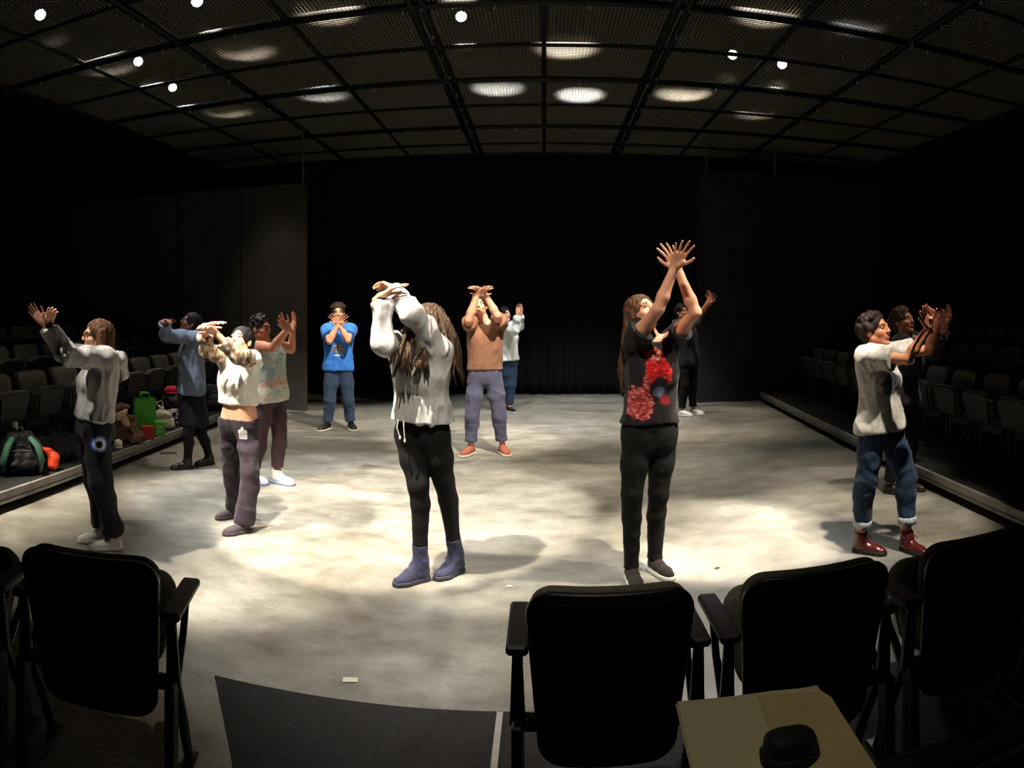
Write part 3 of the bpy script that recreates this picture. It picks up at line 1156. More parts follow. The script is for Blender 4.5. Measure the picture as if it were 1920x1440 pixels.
def solve(S, x, y, L, near, rmin=None):
    """point on the ray of pixel x, y at distance L from S"""
    d = px(x, y, 1.0) - np.array((0, 0, EH))
    c = np.array((0, 0, EH)) - S
    A, Bq, Cq = d @ d, 2 * d @ c, c @ c - L * L
    disc = Bq * Bq - 4 * A * Cq
    if disc <= 0:
        r = -Bq / (2 * A)
        p = np.array((0, 0, EH)) + r * d
        return S + U(p - S) * L * min(1.12, np.linalg.norm(p - S) / L)
    r = (-Bq - math.sqrt(disc)) / (2 * A) if near else (-Bq + math.sqrt(disc)) / (2 * A)
    return np.array((0, 0, EH)) + r * d


PEOPLE = []


def person(sp):
    r0 = sp['r']
    s = sp.get('s', 1.0)
    fem = sp.get('fem', True)
    near = r0 < 5.6
    hb_ = 0.0085 if near else (0.0105 if r0 < 8.5 else 0.013)       # voxel of body and clothes
    hh = 0.0036 if near else (0.0045 if r0 < 8.5 else 0.0055)       # of hands
    hd = 0.0045 if near else 0.006
    az = axes(sp['pel'][0])
    right, _, tocam = az
    q3 = lambda t: px(t[0], t[1], r0 + (t[2] if len(t) > 2 else 0))
    pel = q3(sp['pel'])
    nk = q3(sp['neck'])
    F_, L_, _u = frame(right, tocam, sp['yaw'])
    Fp, Lp, _u = frame(right, tocam, sp.get('pyaw', sp['yaw']))
    sw = (0.148 if fem else 0.170) * s * sp.get('sw', 1)
    hw = (0.086 if fem else 0.084) * s
    wd = sp.get('wide', 1.0)
    sp_up = U(nk - pel)
    # ---- arms
    arms = {}
    for side, sg in (('L', 1), ('R', -1)):
        e, w_, tip, npalm, opt = sp[side]
        S = nk + L_ * sg * sw - sp_up * 0.05 * s
        raise_ = 0.055 * s if e[1] < sp['neck'][1] + 25 else 0.0
        S = S + UP * raise_ - L_ * sg * 0.015 + F_ * 0.02
        E_ = solve(S, e[0], e[1], 0.285 * s, e[2] if len(e) > 2 else True)
        W_ = solve(E_, w_[0], w_[1], 0.255 * s, w_[2] if len(w_) > 2 else True)
        T_ = solve(W_, tip[0], tip[1], 0.17 * s, tip[2] if len(tip) > 2 else True)
        npw = npalm[0] * right + npalm[1] * UP + npalm[2] * tocam
        arms[side] = (S, E_, W_, T_, npw, opt)
    # ---- legs
    legs = {}
    for side, sg in (('L', 1), ('R', -1)):
        k, ft = sp['k' + side], sp['f' + side]
        Hh = pel + Lp * sg * hw - UP * 0.03
        an = px(ft[0], 900, r0 + ft[1])
        an[2] = 0.085 * s
        rk = 0.5 * (np.hypot(Hh[0], Hh[1]) + np.hypot(an[0], an[1])) + (k[2] if len(k) > 2 else -0.03)
        K = px(k[0], k[1], rk)
        fd, fl_, _ = frame(*[axes(ft[0])[i] for i in (0, 2)], ft[2])
        legs[side] = (Hh, K, an, fd, fl_)
    C = q3(sp['head'][0:3])
    hfr = frame(right, tocam, *sp['hang'])
    hsc = sp.get('hs', 0.98)
    root_loc = np.array((*(0.5 * (legs['L'][2] + legs['R'][2]))[:2], 0.0))
    root = empty('person', tuple(root_loc), label=sp['label'], cat='person', group=sp.get('group'))
    allp = [pel, nk, C] + [p for a in arms.values() for p in a[:4]] + [p for g in legs.values() for p in g[:3]]
    lo, hi = np.min(allp, 0), np.max(allp, 0)

    # spine stack: capsules across the body
    def stack(v, levels, k=0.05):
        """levels: (t along spine, half length across, depth radius, forward shift)"""
        for t, e, d, fs in levels:
            p = lerp(pel, nk, t) + fs * F_
            Lx = U(lerp(Lp, L_, np.clip(t, 0, 1)))
            v.cone(p - Lx * e, p + Lx * e, d, d, k)

    bw = s * wd
    if fem:
        prof = [(-0.12, .055, .098, 0), (0.0, .064, .108, -.01), (.14, .06, .10, -.005), (.28, .05, .088, 0), (.42, .046, .083, .005), (.56, .054, .092, .008), (.70, .066, .098, .008), (.82, .078, .088, 0), (.91, .085, .064, -.01)]
    else:
        prof = [(-0.12, .055, .098, 0), (0.0, .06, .105, -.005), (.14, .058, .100, 0), (.28, .056, .097, .004), (.42, .058, .097, .008), (.56, .068, .104, .01), (.70, .082, .108, .01), (.82, .095, .094, 0), (.91, .10, .07, -.01)]
    prof = [(t, e * bw * 0.88, d * bw * 0.88, fs) for t, e, d, fs in prof]

    # ---- body (skin): trunk, arms, legs
    v = Vol(lo - 0.16, hi + np.array((0.16, 0.16, 0.02)), hb_)
    stack(v, prof)
    for side, sg in (('L', 1), ('R', -1)):
        S, E_, W_, T_, npw, opt = arms[side]
        m = 0.92 if fem else 1.08
        v.cone(nk - UP * 0.03, S, 0.05 * s, 0.048 * s, 0.05)
        up_ = lerp(S, E_, 0.35)
        v.chain([S, up_, E_], [0.053 * m * s, 0.048 * m * s, 0.038 * m * s], 0.03)
        fa = lerp(E_, W_, 0.3)
        v.chain([E_, fa, W_], [0.037 * m * s, 0.040 * m * s, 0.0255 * m * s], 0.015)
        Hh, K, an, fd, fl_ = legs[side]
        v.chain([Hh, lerp(Hh, K, .5), K], [0.076 * bw, 0.062 * bw, 0.044 * s], 0.03)
        cf = lerp(K, an, 0.32) - fd * 0.015
        v.chain([K, cf, an], [0.042 * s, 0.042 * s, 0.031 * s], 0.02)
        v.cone(an, an + fd * 0.09 - UP * 0.045, 0.028 * s, 0.018 * s, 0.02)
    v.cone(nk - UP * 0.02, lerp(nk, C, 0.45), 0.053 if fem else 0.06, 0.05 if fem else 0.056, 0.04)
    if fem:
        for sg in (-1, 1):
            v.ell(lerp(pel, nk, .64) + F_ * 0.073 * bw + L_ * sg * 0.064 * bw, (F_, L_, UP), (.045, .055, .055), 0.03)
    V1, Q1 = v.mesh(2)
    sl1 = np.zeros(len(Q1), int)
    parts = [(V1, Q1, sl1)]
    # ---- head and face
    v = head_vol(C, hfr, lerp(nk, C, 0.12), hsc, hd, fem, 0.047 if fem else 0.054)
    V2, Q2 = v.mesh(1)
    vs = head_slots(V2, C, hfr, hsc)
    parts.append((V2, Q2, np.array([vs[q].max() if (vs[q] > 0).sum() >= 2 else 0 for q in Q2])))
    # ---- hands
    for side in 'LR':
        S, E_, W_, T_, npw, opt = arms[side]
        hv = hand_vol(W_, T_ - W_, npw, side == 'R', s * (0.95 if fem else 1.04), h=hh, fore=E_, **opt)
        Vh, Qh = hv.mesh(1)
        parts.append((Vh, Qh, np.zeros(len(Qh), int)))
    VV, QQ, MM, n = [], [], [], 0
    for a, b_, c in parts:
        VV.append(a); QQ.append(b_ + n); MM.append(c); n += len(a)
    sk = sp['skin']
    msk = skin('skin_%d_%d_%d' % sk, sk)
    lip = skin('lips_%d_%d_%d' % sk, (min(255, int(sk[0] * 0.9)), int(sk[1] * 0.78), int(sk[2] * 0.78)))
    brow = plain('brow_%d_%d_%d' % sp['hairc'], tuple(int(c * .8) for c in sp['hairc']), 0.8)
    mesh('body', np.concatenate(VV) - root_loc, np.concatenate(QQ), [msk, lip, brow], root, True, np.concatenate(MM))
    # ---- eyes
    eyem = [plain('eye_white', (225, 220, 212), 0.2), plain('eye_dark', (38, 24, 18), 0.15)]
    for sg in (-1, 1):
        c = C + hsc * (0.0785 * hfr[0] + sg * 0.031 * hfr[1] + 0.010 * hfr[2])
        b = B()
        fw_ = U(hfr[0] + sg * 0.25 * hfr[1]); lf_ = np.cross(hfr[2], fw_)
        qd = Matrix([[lf_[i] * 1.15, hfr[2][i] * 0.42, fw_[i] * 0.82] for i in range(3)]).to_4x4()
        Mx = Matrix.Translation(tuple(c - root_loc)) @ qd
        re = 0.0125 * hsc
        prof_ = [(re * math.sin(math.radians(a)), re * math.cos(math.radians(a))) for a in (1, 14, 28, 45, 70, 100, 135, 179)]
        b.lathe(prof_, 12, M=Mx)
        b.m = [1 if i < 36 else 0 for i in range(len(b.F))]
        b.build('eye', eyem, root, True)
    ctx = dict(root=root, loc=root_loc, pel=pel, nk=nk, F=F_, L=L_, Fp=Fp, Lp=Lp, arms=arms, legs=legs, C=C, hfr=hfr, hsc=hsc, s=s, bw=bw, hb=hb_, prof=prof, stack=stack, lo=lo, hi=hi, fem=fem, sw=sw, near=near, up=sp_up, r0=r0, right=right, tocam=tocam, sp=sp)
    for g in sp['wear']:
        g(ctx)
    PEOPLE.append(ctx)
    return ctx


def chest_attr(c, V):
    """lateral, up (from the pelvis, as a share of the trunk), forward co-ordinates for printed designs"""
    d = V - c['pel']
    T = np.linalg.norm(c['nk'] - c['pel'])
    return np.stack([d @ c['L'], d @ c['up'] / T, d @ c['F']], 1)


def top(name, mat, infl=0.02, hem_y=None, hem_t=None, sleeve=1.0, sl_r=(0.062, 0.056, 0.04), amp=0.007, freq=9, neck=0.10, flare=1.0, puff=0.0, cuff=True, hemband=False, tank=False, seed=0.0, sleeve_mat=None, bust=True, label=None, batwing=0.0, pocket=None):
    """a garment over trunk and arms; sleeve = share of the arm that it covers (0-2: 1 is the elbow)"""
    def f(c):
        infl_ = infl * 0.8
        v = Vol(c['lo'] - 0.2, c['hi'] + 0.2, c['hb'])
        s = c['s']
        T = np.linalg.norm(c['nk'] - c['pel'])
        ht = hem_t
        if hem_y is not None:
            z = EH + c['r0'] * (YH - hem_y) / FP
            ht = (z - c['pel'][2]) / ((c['nk'][2] - c['pel'][2]))
        lv = []
        ch = [q for q in c['prof'] if abs(q[0] - 0.70) < 1e-6][0]
        for t, e, d, fs in c['prof']:
            if t < 0.70 and not tank or t < 0.5:     # cloth hangs straight from the chest
                e, d = max(e, lerp(e, ch[1], .6)), max(d, lerp(d, ch[2], .75))
            fl_ = 1 + (flare - 1) * np.clip((0.8 - t) / 0.8, 0, 1.2)
            lv.append((t, e * fl_, (d + infl_ + puff * max(0, 1 - abs(t - ht - 0.14) / 0.25)) * (1 + (fl_ - 1) * .5), fs))
        extra = [(t0, lv[0][1], lv[0][2], 0) for t0 in np.arange(-0.12 - 0.12, ht - 0.2, -0.12)]
        c['stack']( v, extra + lv)
        if c['fem'] and bust:
            for sg in (-1, 1):
                v.ell(lerp(c['pel'], c['nk'], .63) + c['F'] * 0.076 * c['bw'] + c['L'] * sg * 0.064 * c['bw'], (c['F'], c['L'], UP), (.046 + infl_, .056 + infl_, .058 + infl_), 0.05)
        arms_ = []
        for side, sg in (('L', 1), ('R', -1)):
            if ht < 0.25:           # let it hang over the hips
                Hh, K = c['legs'][side][:2]
                v.chain([lerp(c['pel'], c['nk'], 0.2), Hh, lerp(Hh, K, .4)], [0.088 * c['bw'] + infl_ * .6, (0.092 if c['fem'] else 0.086) * c['bw'] + infl_ * .5, 0.084 * c['bw'] + infl_ * .5], 0.05)
            S, E_, W_ = c['arms'][side][:3]
            if tank:
                v.cone(c['nk'] - c['up'] * 0.02 + c['L'] * sg * 0.07, c['nk'] - c['up'] * 0.09 + c['L'] * sg * (c['sw'] - 0.05), 0.03, 0.045, 0.04)
                continue
            v.cone(c['nk'] - UP * 0.035, S, 0.05 * s + infl * .6, 0.052 * s + infl, 0.05)
            if batwing:
                v.cone(lerp(c['pel'], c['nk'], .62) + c['L'] * sg * 0.08, lerp(S, E_, 0.55), 0.075, 0.05, 0.08)
            g0, g1, g2 = [x * s for x in sl_r]
            vv = v
            if sleeve_mat is not None:
                vv = Vol(np.minimum(S, np.minimum(E_, W_)) - 0.12, np.maximum(S, np.maximum(E_, W_)) + 0.12, c['hb'])
                v.cone(S, lerp(S, E_, 0.12), g0, g0, 0.04)
            if sleeve <= 1:
                end = lerp(S, E_, sleeve)
                vv.chain([S, end, end + U(E_ - S) * 0.05], [g0, lerp(g0, g1, sleeve), lerp(g0, g1, sleeve)], 0.03)
                d = U(E_ - S)
                vv.cut(end, d, (end + d * 0.06, 0.115))
            else:
                end = lerp(E_, W_, sleeve - 1)
                vv.chain([S, lerp(S, E_, .5), E_, end, end + U(W_ - E_) * 0.05], [g0, lerp(g0, g1, .5) * 1.04, g1, g2, g2], 0.03)
                d = U(W_ - E_)
                if cuff:
                    vv.cone(end - d * 0.055, end - d * 0.03, g1 * .85, g2 * 1.25, 0.03)
                vv.cut(end, d, (end + d * 0.07, 0.10))
            if sleeve_mat is not None:
                arms_.append(vv)
        # neck opening and hem
        hp = lerp(c['pel'], c['nk'], ht)
        v.cut(c['nk'] + c['up'] * 0.015, U(c['up'] * 1.0 + c['F'] * 0.35), (c['nk'] + c['up'] * 0.10, neck + 0.02))
        hn = -U(c['up'] * 0.6 + UP * 0.4)
        if tank:
            for sg in (-1, 1):
                v.ell(c['nk'] - c['up'] * 0.13 + c['L'] * sg * (c['sw'] + 0.035), (c['F'], c['L'], UP), (.085, .06, .10), 0.01, carve=True)
        v.cut(hp, hn, (hp, 0.33))
        q = v._sub(v.lo, (v.lo + v.h * np.array(v.F.shape)) * np.array((1, 1, 0)) + np.array((0, 0, hp[2] - 0.05)))
        if q is not None:
            v.F[q[0]] = np.maximum(v.F[q[0]], 0.01)
        if hemband:
            for t, e, d, fs in lv[:3]:
                pass
        V, Q = v.mesh(2)
        V = folds(V, Q, amp, freq, seed=seed + c['pel'][0] * 3)
        o = mesh(name, V - c['loc'], Q, mat, c['root'], True, attrs={'chest': chest_attr(c, V)}, label=label)
        for vv in arms_:
            Va, Qa = vv.mesh(2)
            Va = folds(Va, Qa, amp, freq * 1.3, seed=seed + 5)
            mesh('sleeve', Va - c['loc'], Qa, sleeve_mat, o, True)
        if pocket:
            u0, u1, v0, v1 = pocket
            pv = Vol(c['pel'] - 0.35, c['pel'] + np.array((0.35, 0.35, 0.5)), 0.006)
            c['stack'](pv, [(t, e, d + 0.009, fs) for t, e, d, fs in extra + lv])
            pc = lambda u_, t_: lerp(c['pel'], c['nk'], t_) + c['L'] * u_
            pv.cut(pc(0, v0), -c['up']); pv.cut(pc(0, v1), c['up'])
            pv.cut(c['pel'] + c['F'] * 0.02, -c['F'])
            for sg, ue in ((1, u1), (-1, u0)):
                pv.cut(pc(ue, v0 + 0.12), c['L'] * sg)
                pv.cut(pc(ue, v0 + 0.12), U(c['L'] * sg + c['up'] * 0.55))
            Vp, Qp = pv.mesh(2)
            Vp = folds(Vp, Qp, amp * .8, freq, seed=seed + c['pel'][0] * 3)
            mesh('pouch_pocket', Vp - c['loc'], Qp, mat, o, True)
        if hemband:
            ring = []
            t = ht + 0.02
            ee = np.interp(t, [l[0] for l in lv], [l[1] for l in lv])
            dd = np.interp(t, [l[0] for l in lv], [l[2] for l in lv]) - 0.002
            b = Vol(hp - 0.3, hp + 0.3, c['hb'])
            Lx = U(lerp(c['Lp'], c['L'], np.clip(t, 0, 1)))
            for k in range(3):
                p = hp + c['up'] * (0.005 + 0.016 * k)
                b.cone(p - Lx * ee, p + Lx * ee, dd, dd, 0.01)
            b.cut(hp - c['up'] * 0.012, -c['up'])
            b.cut(hp + c['up'] * 0.05, c['up'])
            Vb, Qb = b.mesh(1)
            mesh('hem_band', Vb - c['loc'], Qb, mat, o, True)
        return o
    return f


def trousers(name, mat, rad=(0.098, 0.068, 0.052), end=0.06, amp=0.005, freq=8, waist_t=0.16, infl=0.012, cuffm=None, seat=0.0, bunch=0.0, seed=0.0, label=None):
    def f(c):
        v = Vol(c['lo'] - 0.2, c['hi'] + 0.2, c['hb'])
        s = c['s']
        lv = [(t, e, d + infl, fs) for t, e, d, fs in c['prof'] if t <= waist_t + 0.06]
        c['stack'](v, lv)
        if seat:
            v.ell(c['pel'] - c['Fp'] * 0.05 - UP * 0.06, (c['Fp'], c['Lp'], UP), (.085 + seat, .13, .10), 0.05)
        for side in 'LR':
            Hh, K, an, fd, fl_ = c['legs'][side]
            g0, g1, g2 = [x * s for x in rad]
            g0 *= 0.9
            e = an + (K - an) * end / max(0.1, np.linalg.norm(K - an))
            cf = lerp(K, e, 0.33) - fd * 0.012
            v.chain([Hh, lerp(Hh, K, .5), K], [g0 * c['bw'], lerp(g0, g1, .45) * c['bw'], g1], 0.035)
            v.chain([K, cf, e, e - U(K - an) * 0.05], [g1, lerp(g1, g2, .25) * 1.02, g2, g2 * .98], 0.02)
            if bunch:
                v.cone(e + U(K - an) * 0.05, e + U(K - an) * 0.09, g2 + bunch, g2 + bunch * .6, 0.03)
            v.cut(e, -U(K - an), (e - U(K - an) * 0.06, 0.11))
        wp = lerp(c['pel'], c['nk'], waist_t)
        v.cut(wp, c['up'], (wp + c['up'] * 0.12, 0.3))
        V, Q = v.mesh(2)
        V = folds(V, Q, amp, freq, (1, 1, 0.8), seed=seed + 3)
        d = V - c['pel']
        at = np.stack([d @ c['Lp'], d[:, 2], d @ c['Fp']], 1)
        o = mesh(name, V - c['loc'], Q, mat, c['root'], True, attrs={'chest': at}, label=label)
        if cuffm is not None:
            for side in 'LR':
                Hh, K, an, fd, fl_ = c['legs'][side]
                e = an + (K - an) * end / max(0.1, np.linalg.norm(K - an))
                u = U(K - an)
                b = B()
                g2 = rad[2] * s
                b.tube([e + u * 0.0 - c['loc'], e + u * 0.004 - c['loc'], e + u * 0.045 - c['loc'], e + u * 0.05 - c['loc']], [g2 + .004, g2 + .009, g2 + .011, g2 + .005], 20)
                b.build('rolled_cuff', cuffm, o, angle=60)
        return o
    return f


def skirt(name, mat, z_hem_y, r_hem=0.2):
    def f(c):
        v = Vol(c['lo'] - 0.2, c['hi'] + 0.2, c['hb'])
        c['stack'](v, [(t, e, d + 0.015, fs) for t, e, d, fs in c['prof'] if t <= 0.3])
        z = EH + c['r0'] * (YH - z_hem_y) / FP
        p = c['pel'].copy(); p[2] = z
        kn = 0.5 * (c['legs']['L'][1] + c['legs']['R'][1])
        p[:2] = lerp(c['pel'][:2], kn[:2], 0.8)
        v.cone(c['pel'] - UP * 0.05, p, 0.155, r_hem * .92, 0.05, (c['Fp'], 1.15))
        v.cut(p + UP * 0.02, -UP)
        V, Q = v.mesh(2)
        V = folds(V, Q, 0.006, 9, (1, 1, 0.15))
        return mesh(name, V - c['loc'], Q, mat, c['root'], True)
    return f


def shoes(name, mat, sole, kind='sneaker', mats2=None, ln=0.255, label=None):
    """a pair: each shoe its own part, the sole a sub-part"""
    def f(c):
        s = c['s'] * (0.96 if c['fem'] else 1.06)
        for side in 'LR':
            Hh, K, an, fd, fl_ = c['legs'][side]
            g = np.array((an[0], an[1], 0.0))
            heel = g - fd * 0.055 * s
            L = ln * s
            h = 0.0045 if c['near'] else 0.0065
            v = Vol(g - 0.26, g + np.array((0.26, 0.26, 0.36)), h)
            sd = 0.028
            P = lambda a, b_, z: heel + fd * a * s + fl_ * b_ * s + UP * z * s
            v.cone(P(0.035, 0, 0.045), P(0.10, 0, 0.05), 0.037 * s, 0.038 * s, 0.02)
            v.cone(P(0.10, 0, 0.046), P(0.175, 0.003, 0.032), 0.040 * s, 0.043 * s, 0.02, (UP, 1.15))
            v.cone(P(0.175, 0.003, 0.030), P(L / s - 0.04, 0.0, 0.028), 0.043 * s, 0.036 * s, 0.015, (UP, 1.3))
            v.cone(P(0.05, 0, 0.06), P(0.06, 0, 0.085), 0.038 * s, 0.036 * s, 0.02)
            if kind == 'boot':
                top_ = lerp(an, K, 0.30)
                v.chain([P(0.055, 0, 0.06), lerp(an, K, 0.06), top_], [0.044 * s, 0.046 * s, 0.052 * s], 0.03)
                v.cone(P(0.08, 0, 0.09), P(0.14, 0, 0.062), 0.034 * s, 0.034 * s, 0.03)
                v.cut(top_ - U(K - an) * 0.015, U(K - an), (top_ + U(K - an) * 0.05, 0.09))
            elif kind == 'ankle':
                top_ = lerp(an, K, 0.14)
                v.chain([P(0.055, 0, 0.06), lerp(an, K, 0.04), top_], [0.041 * s, 0.041 * s, 0.043 * s], 0.03)
                v.cut(top_, U(K - an), (top_ + U(K - an) * 0.04, 0.07))
            else:
                tp = an + UP * 0.005
                v.cut(tp, U(UP - fd * 0.35), (tp, 0.06))
            v.cut(g + UP * 0.022, -UP)
            V, Q = v.mesh(1)
            if kind == 'boot':
                V = folds(V, Q, 0.002, 30)
            d = V - heel
            at = np.stack([d @ fd, d @ fl_, d[:, 2]], 1)
            o = mesh(name, V - c['loc'], Q, mat, c['root'], True, attrs={'chest': at}, label=label)
            # sole
            w_ = Vol(g - 0.26, g + np.array((0.26, 0.26, 0.1)), h)
            w_.cone(P(0.033, 0, 0.012), P(0.10, 0, 0.012), 0.045 * s, 0.043 * s, 0.02)
            w_.cone(P(0.10, 0, 0.012), P(0.175, 0.003, 0.012), 0.043 * s, 0.052 * s, 0.02)
            w_.cone(P(0.175, 0.003, 0.012), P(L / s - 0.042, 0, 0.012), 0.052 * s, 0.044 * s, 0.01)
            w_.cut(g + UP * 0.027, UP)
            w_.cut(g + UP * 0.001, -UP)
            V, Q = w_.mesh(1)
            mesh('sole', V - c['loc'], Q, sole, o, True)
            if mats2 is not None:         # laces
                b = B()
                for k in range(4):
                    a = 0.105 + 0.022 * k
                    z = 0.092 - 0.013 * k if kind != 'sneaker' else 0.084 - 0.011 * k
                    b.tube([P(a, -0.022, z - 0.012) - c['loc'], P(a + .004, 0, z) - c['loc'], P(a, 0.022, z - 0.012) - c['loc']], 0.0032, 5)
                if kind != 'sneaker':
                    tie = P(0.098, 0, 0.105)
                    for sg in (-1, 1):
                        b.tube([tie - c['loc'], tie + fl_ * sg * 0.03 + UP * 0.012 + fd * .01 - c['loc'], tie + fl_ * sg * 0.045 - UP * .015 + fd * .015 - c['loc']], 0.003, 5)
                b.build('laces', mats2, o)
        return None
    return f


# ------------------------------------------------------------------ hair
def hair(name, mat, style='short', locks=None, cap=0.012, seed=0, lock_r=0.014, amp=0.003, fringe=0.0, n=26, length=0.3, spread=0.06, front=False):
    def f(c):
        C, (fw, lf, up) = c['C'], c['hfr']
        k = c['hsc']
        P = lambda a, b_, z: C + k * (a * fw + b_ * lf + z * up)
        h = 0.005 if c['near'] else 0.007
        down = length + 0.15
        v = Vol(C - np.array((0.24, 0.24, down)), C + 0.22, h)
        R = (fw, lf, up)
        v.ell(P(-0.016, 0, 0.036), R, ((0.095 + cap) * k, (0.076 + cap) * k, (0.084 + cap) * k), 0.01)
        v.ell(P(-0.045, 0, 0.0), R, ((0.062 + cap) * k, (0.066 + cap * .8) * k, 0.085 * k), 0.02)
        # clear the face and the ears
        v.ell(P(0.108, 0, -0.022 + fringe), R, (0.078 * k, 0.066 * k, 0.106 * k), 0.012, carve=True)
        if style == 'short':
            for i in range(46):       # tufts on the crown
                rt = random.Random(seed * 100 + i)
                th, ph = rt.uniform(0, 2 * math.pi), rt.uniform(0.35, 1.5)
                dv = math.cos(ph) * (math.cos(th) * fw + math.sin(th) * lf) + math.sin(ph) * up
                if dv @ fw > 0.72:
                    continue
                q = P(-0.016, 0, 0.034) + dv * (0.088 + cap) * k
                v.cone(q, q + U(dv + 0.7 * fw + 0.5 * lf * rt.uniform(-1, 1)) * 0.010, 0.015, 0.011, 0.012)
            v.ell(P(0.035, 0, -0.055), R, (0.07 * k, 0.11 * k, 0.075 * k), 0.012, carve=True)
            v.ell(P(-0.06, 0, -0.11), R, (0.08 * k, 0.1 * k, 0.05 * k), 0.012, carve=True)
        rr = random.Random(seed)
        back = -c['F']
        if style in ('long', 'pony', 'messy'):
            for i in range(n):
                a = math.radians(rr.uniform(-1, 1) * (115 if style != 'pony' else 60))
                st = P(-0.02 - 0.075 * math.cos(a), 0.082 * math.sin(a), rr.uniform(-0.02, 0.05))
                dr = -(math.cos(a) * fw) + math.sin(a) * lf
                L = length * rr.uniform(0.75, 1.05)
                p1 = st + dr * 0.012 - UP * L * .35
                p2 = st + dr * spread * rr.uniform(.2, 1) + back * 0.03 - UP * L * .7
                p3 = st + dr * spread * rr.uniform(.3, 1.2) + back * 0.03 - UP * L
                if style == 'pony':
                    p1 = P(-0.12, 0, 0.0) + dr * .01
                    p2 = P(-0.13, 0, 0) - UP * L * .5 + lf * rr.uniform(-.03, .03) + back * rr.uniform(0.0, .05)
                    p3 = P(-0.13, 0, 0) - UP * L + lf * rr.uniform(-.035, .035) + back * rr.uniform(0.0, .04)
                v.chain([st, p1, p2, p3], [lock_r, lock_r * 1.1, lock_r, lock_r * .4], 0.012)
        if style == 'bun':
            v.ell(P(-0.115, 0, 0.03), R, (0.04, 0.045, 0.045), 0.015)
        if style == 'curly':
            for i in range(n):
                th, ph = rr.uniform(0, 2 * math.pi), rr.uniform(-0.5, 1.3)
                dv = math.cos(ph) * (math.cos(th) * fw + math.sin(th) * lf) + math.sin(ph) * up
                if dv @ fw > 0.45 and dv @ up < 0.75:
                    continue
                q = P(-0.016, 0, 0.03) + dv * 0.098 * k
                v.ell(q, R, (0.024, 0.024, 0.024), 0.008)
        V, Q = v.mesh(1)
        nrm = normals(V, Q)
        d = V - C
        pr = np.stack([d @ fw, d @ lf, (d @ up) * 0.22], 1) * 75 + seed
        V = V + nrm * (amp * vnoise(pr))[:, None]
        o = mesh(name, V - c['loc'], Q, mat, c['root'], True)
        if locks:
            locks(c, o, P, rr)
        return o
    return f


def eyeglasses(mat):
    def f(c):
        fw, lf, up = c['hfr']
        k = c['hsc']
        P = lambda a, b_, z: C + k * (a * fw + b_ * lf + z * up) - c['loc']
        C = c['C']
        b = B()
        for sg in (-1, 1):
            ring = [P(0.101, sg * (0.032 + 0.023 * math.cos(a)), 0.010 + 0.017 * math.sin(a)) for a in np.linspace(0, 2 * math.pi, 17)]
            b.tube(ring, 0.0022, 5, cap=False)
            b.tube([P(0.099, sg * 0.055, 0.014), P(0.06, sg * 0.078, 0.012), P(0.0, sg * 0.083, 0.008), P(-0.012, sg * 0.084, -0.01)], 0.002, 5)
        b.tube([P(0.103, -0.01, 0.014), P(0.108, 0, 0.016), P(0.103, 0.01, 0.014)], 0.002, 5)
        b.build('eyeglasses', mat, c['root'])
    return f


def wristband(side, mat, name='wristband', t=0.93, r=0.03, w=0.02):
    def f(c):
        S, E_, W_ = c['arms'][side][:3]
        p, d = lerp(E_, W_, t), U(W_ - E_)
        b = B()
        b.tube([p - d * w / 2 - c['loc'], p - d * w / 2 * .8 - c['loc'], p + d * w / 2 * .8 - c['loc'], p + d * w / 2 - c['loc']], [r * .9, r, r, r * .9], 16)
        b.build(name, mat, c['root'], angle=50)
    return f


# ------------------------------------------------------------------ printed cloth
def printed(name, c, painter, rough=0.9):
    m = cloth(name, c, rough)
    if m.get('done'):
        return m
    m['done'] = 1
    nt = m.node_tree
    b = nt.nodes['Principled BSDF']
    src = b.inputs['Base Color'].links[0].from_socket
    at = N(nt, 'ShaderNodeAttribute')
    at.attribute_name = 'chest'
    sep = N(nt, 'ShaderNodeSeparateXYZ')
    nt.links.new(at.outputs['Vector'], sep.inputs[0])
    out = painter(nt, src, sep.outputs[0], sep.outputs[1], sep.outputs[2], at.outputs['Vector'])
    nt.links.new(out, b.inputs['Base Color'])
    return m


def blob(nt, u, v, w, cu, cv, ru, rv, vec=None, rag=0.0, scale=20, soft=0.08, front=True):
    """0-1 mask of an ellipse with a ragged edge on the front of the garment"""
    a = math_(nt, 'DIVIDE', math_(nt, 'SUBTRACT', u, cu), ru)
    c = math_(nt, 'DIVIDE', math_(nt, 'SUBTRACT', v, cv), rv)
    d = math_(nt, 'ADD', math_(nt, 'MULTIPLY', a, a), math_(nt, 'MULTIPLY', c, c))
    if rag:
        nz = N(nt, 'ShaderNodeTexNoise', i_Scale=scale, i_Detail=3.0)
        nt.links.new(vec, nz.inputs['Vector'])
        d = math_(nt, 'ADD', d, math_(nt, 'MULTIPLY', math_(nt, 'SUBTRACT', nz.outputs[0], 0.5), rag))
    mk = N(nt, 'ShaderNodeMapRange')
    mk.inputs['From Min'].default_value = 1.0 + soft
    mk.inputs['From Max'].default_value = 1.0 - soft
    nt.links.new(d, mk.inputs['Value'])
    o = mk.outputs[0]
    if front:
        o = math_(nt, 'MULTIPLY', o, math_(nt, 'GREATER_THAN', w, 0.0))
    return o


def band(nt, x, lo, hi):
    return math_(nt, 'MULTIPLY', math_(nt, 'GREATER_THAN', x, lo), math_(nt, 'LESS_THAN', x, hi))

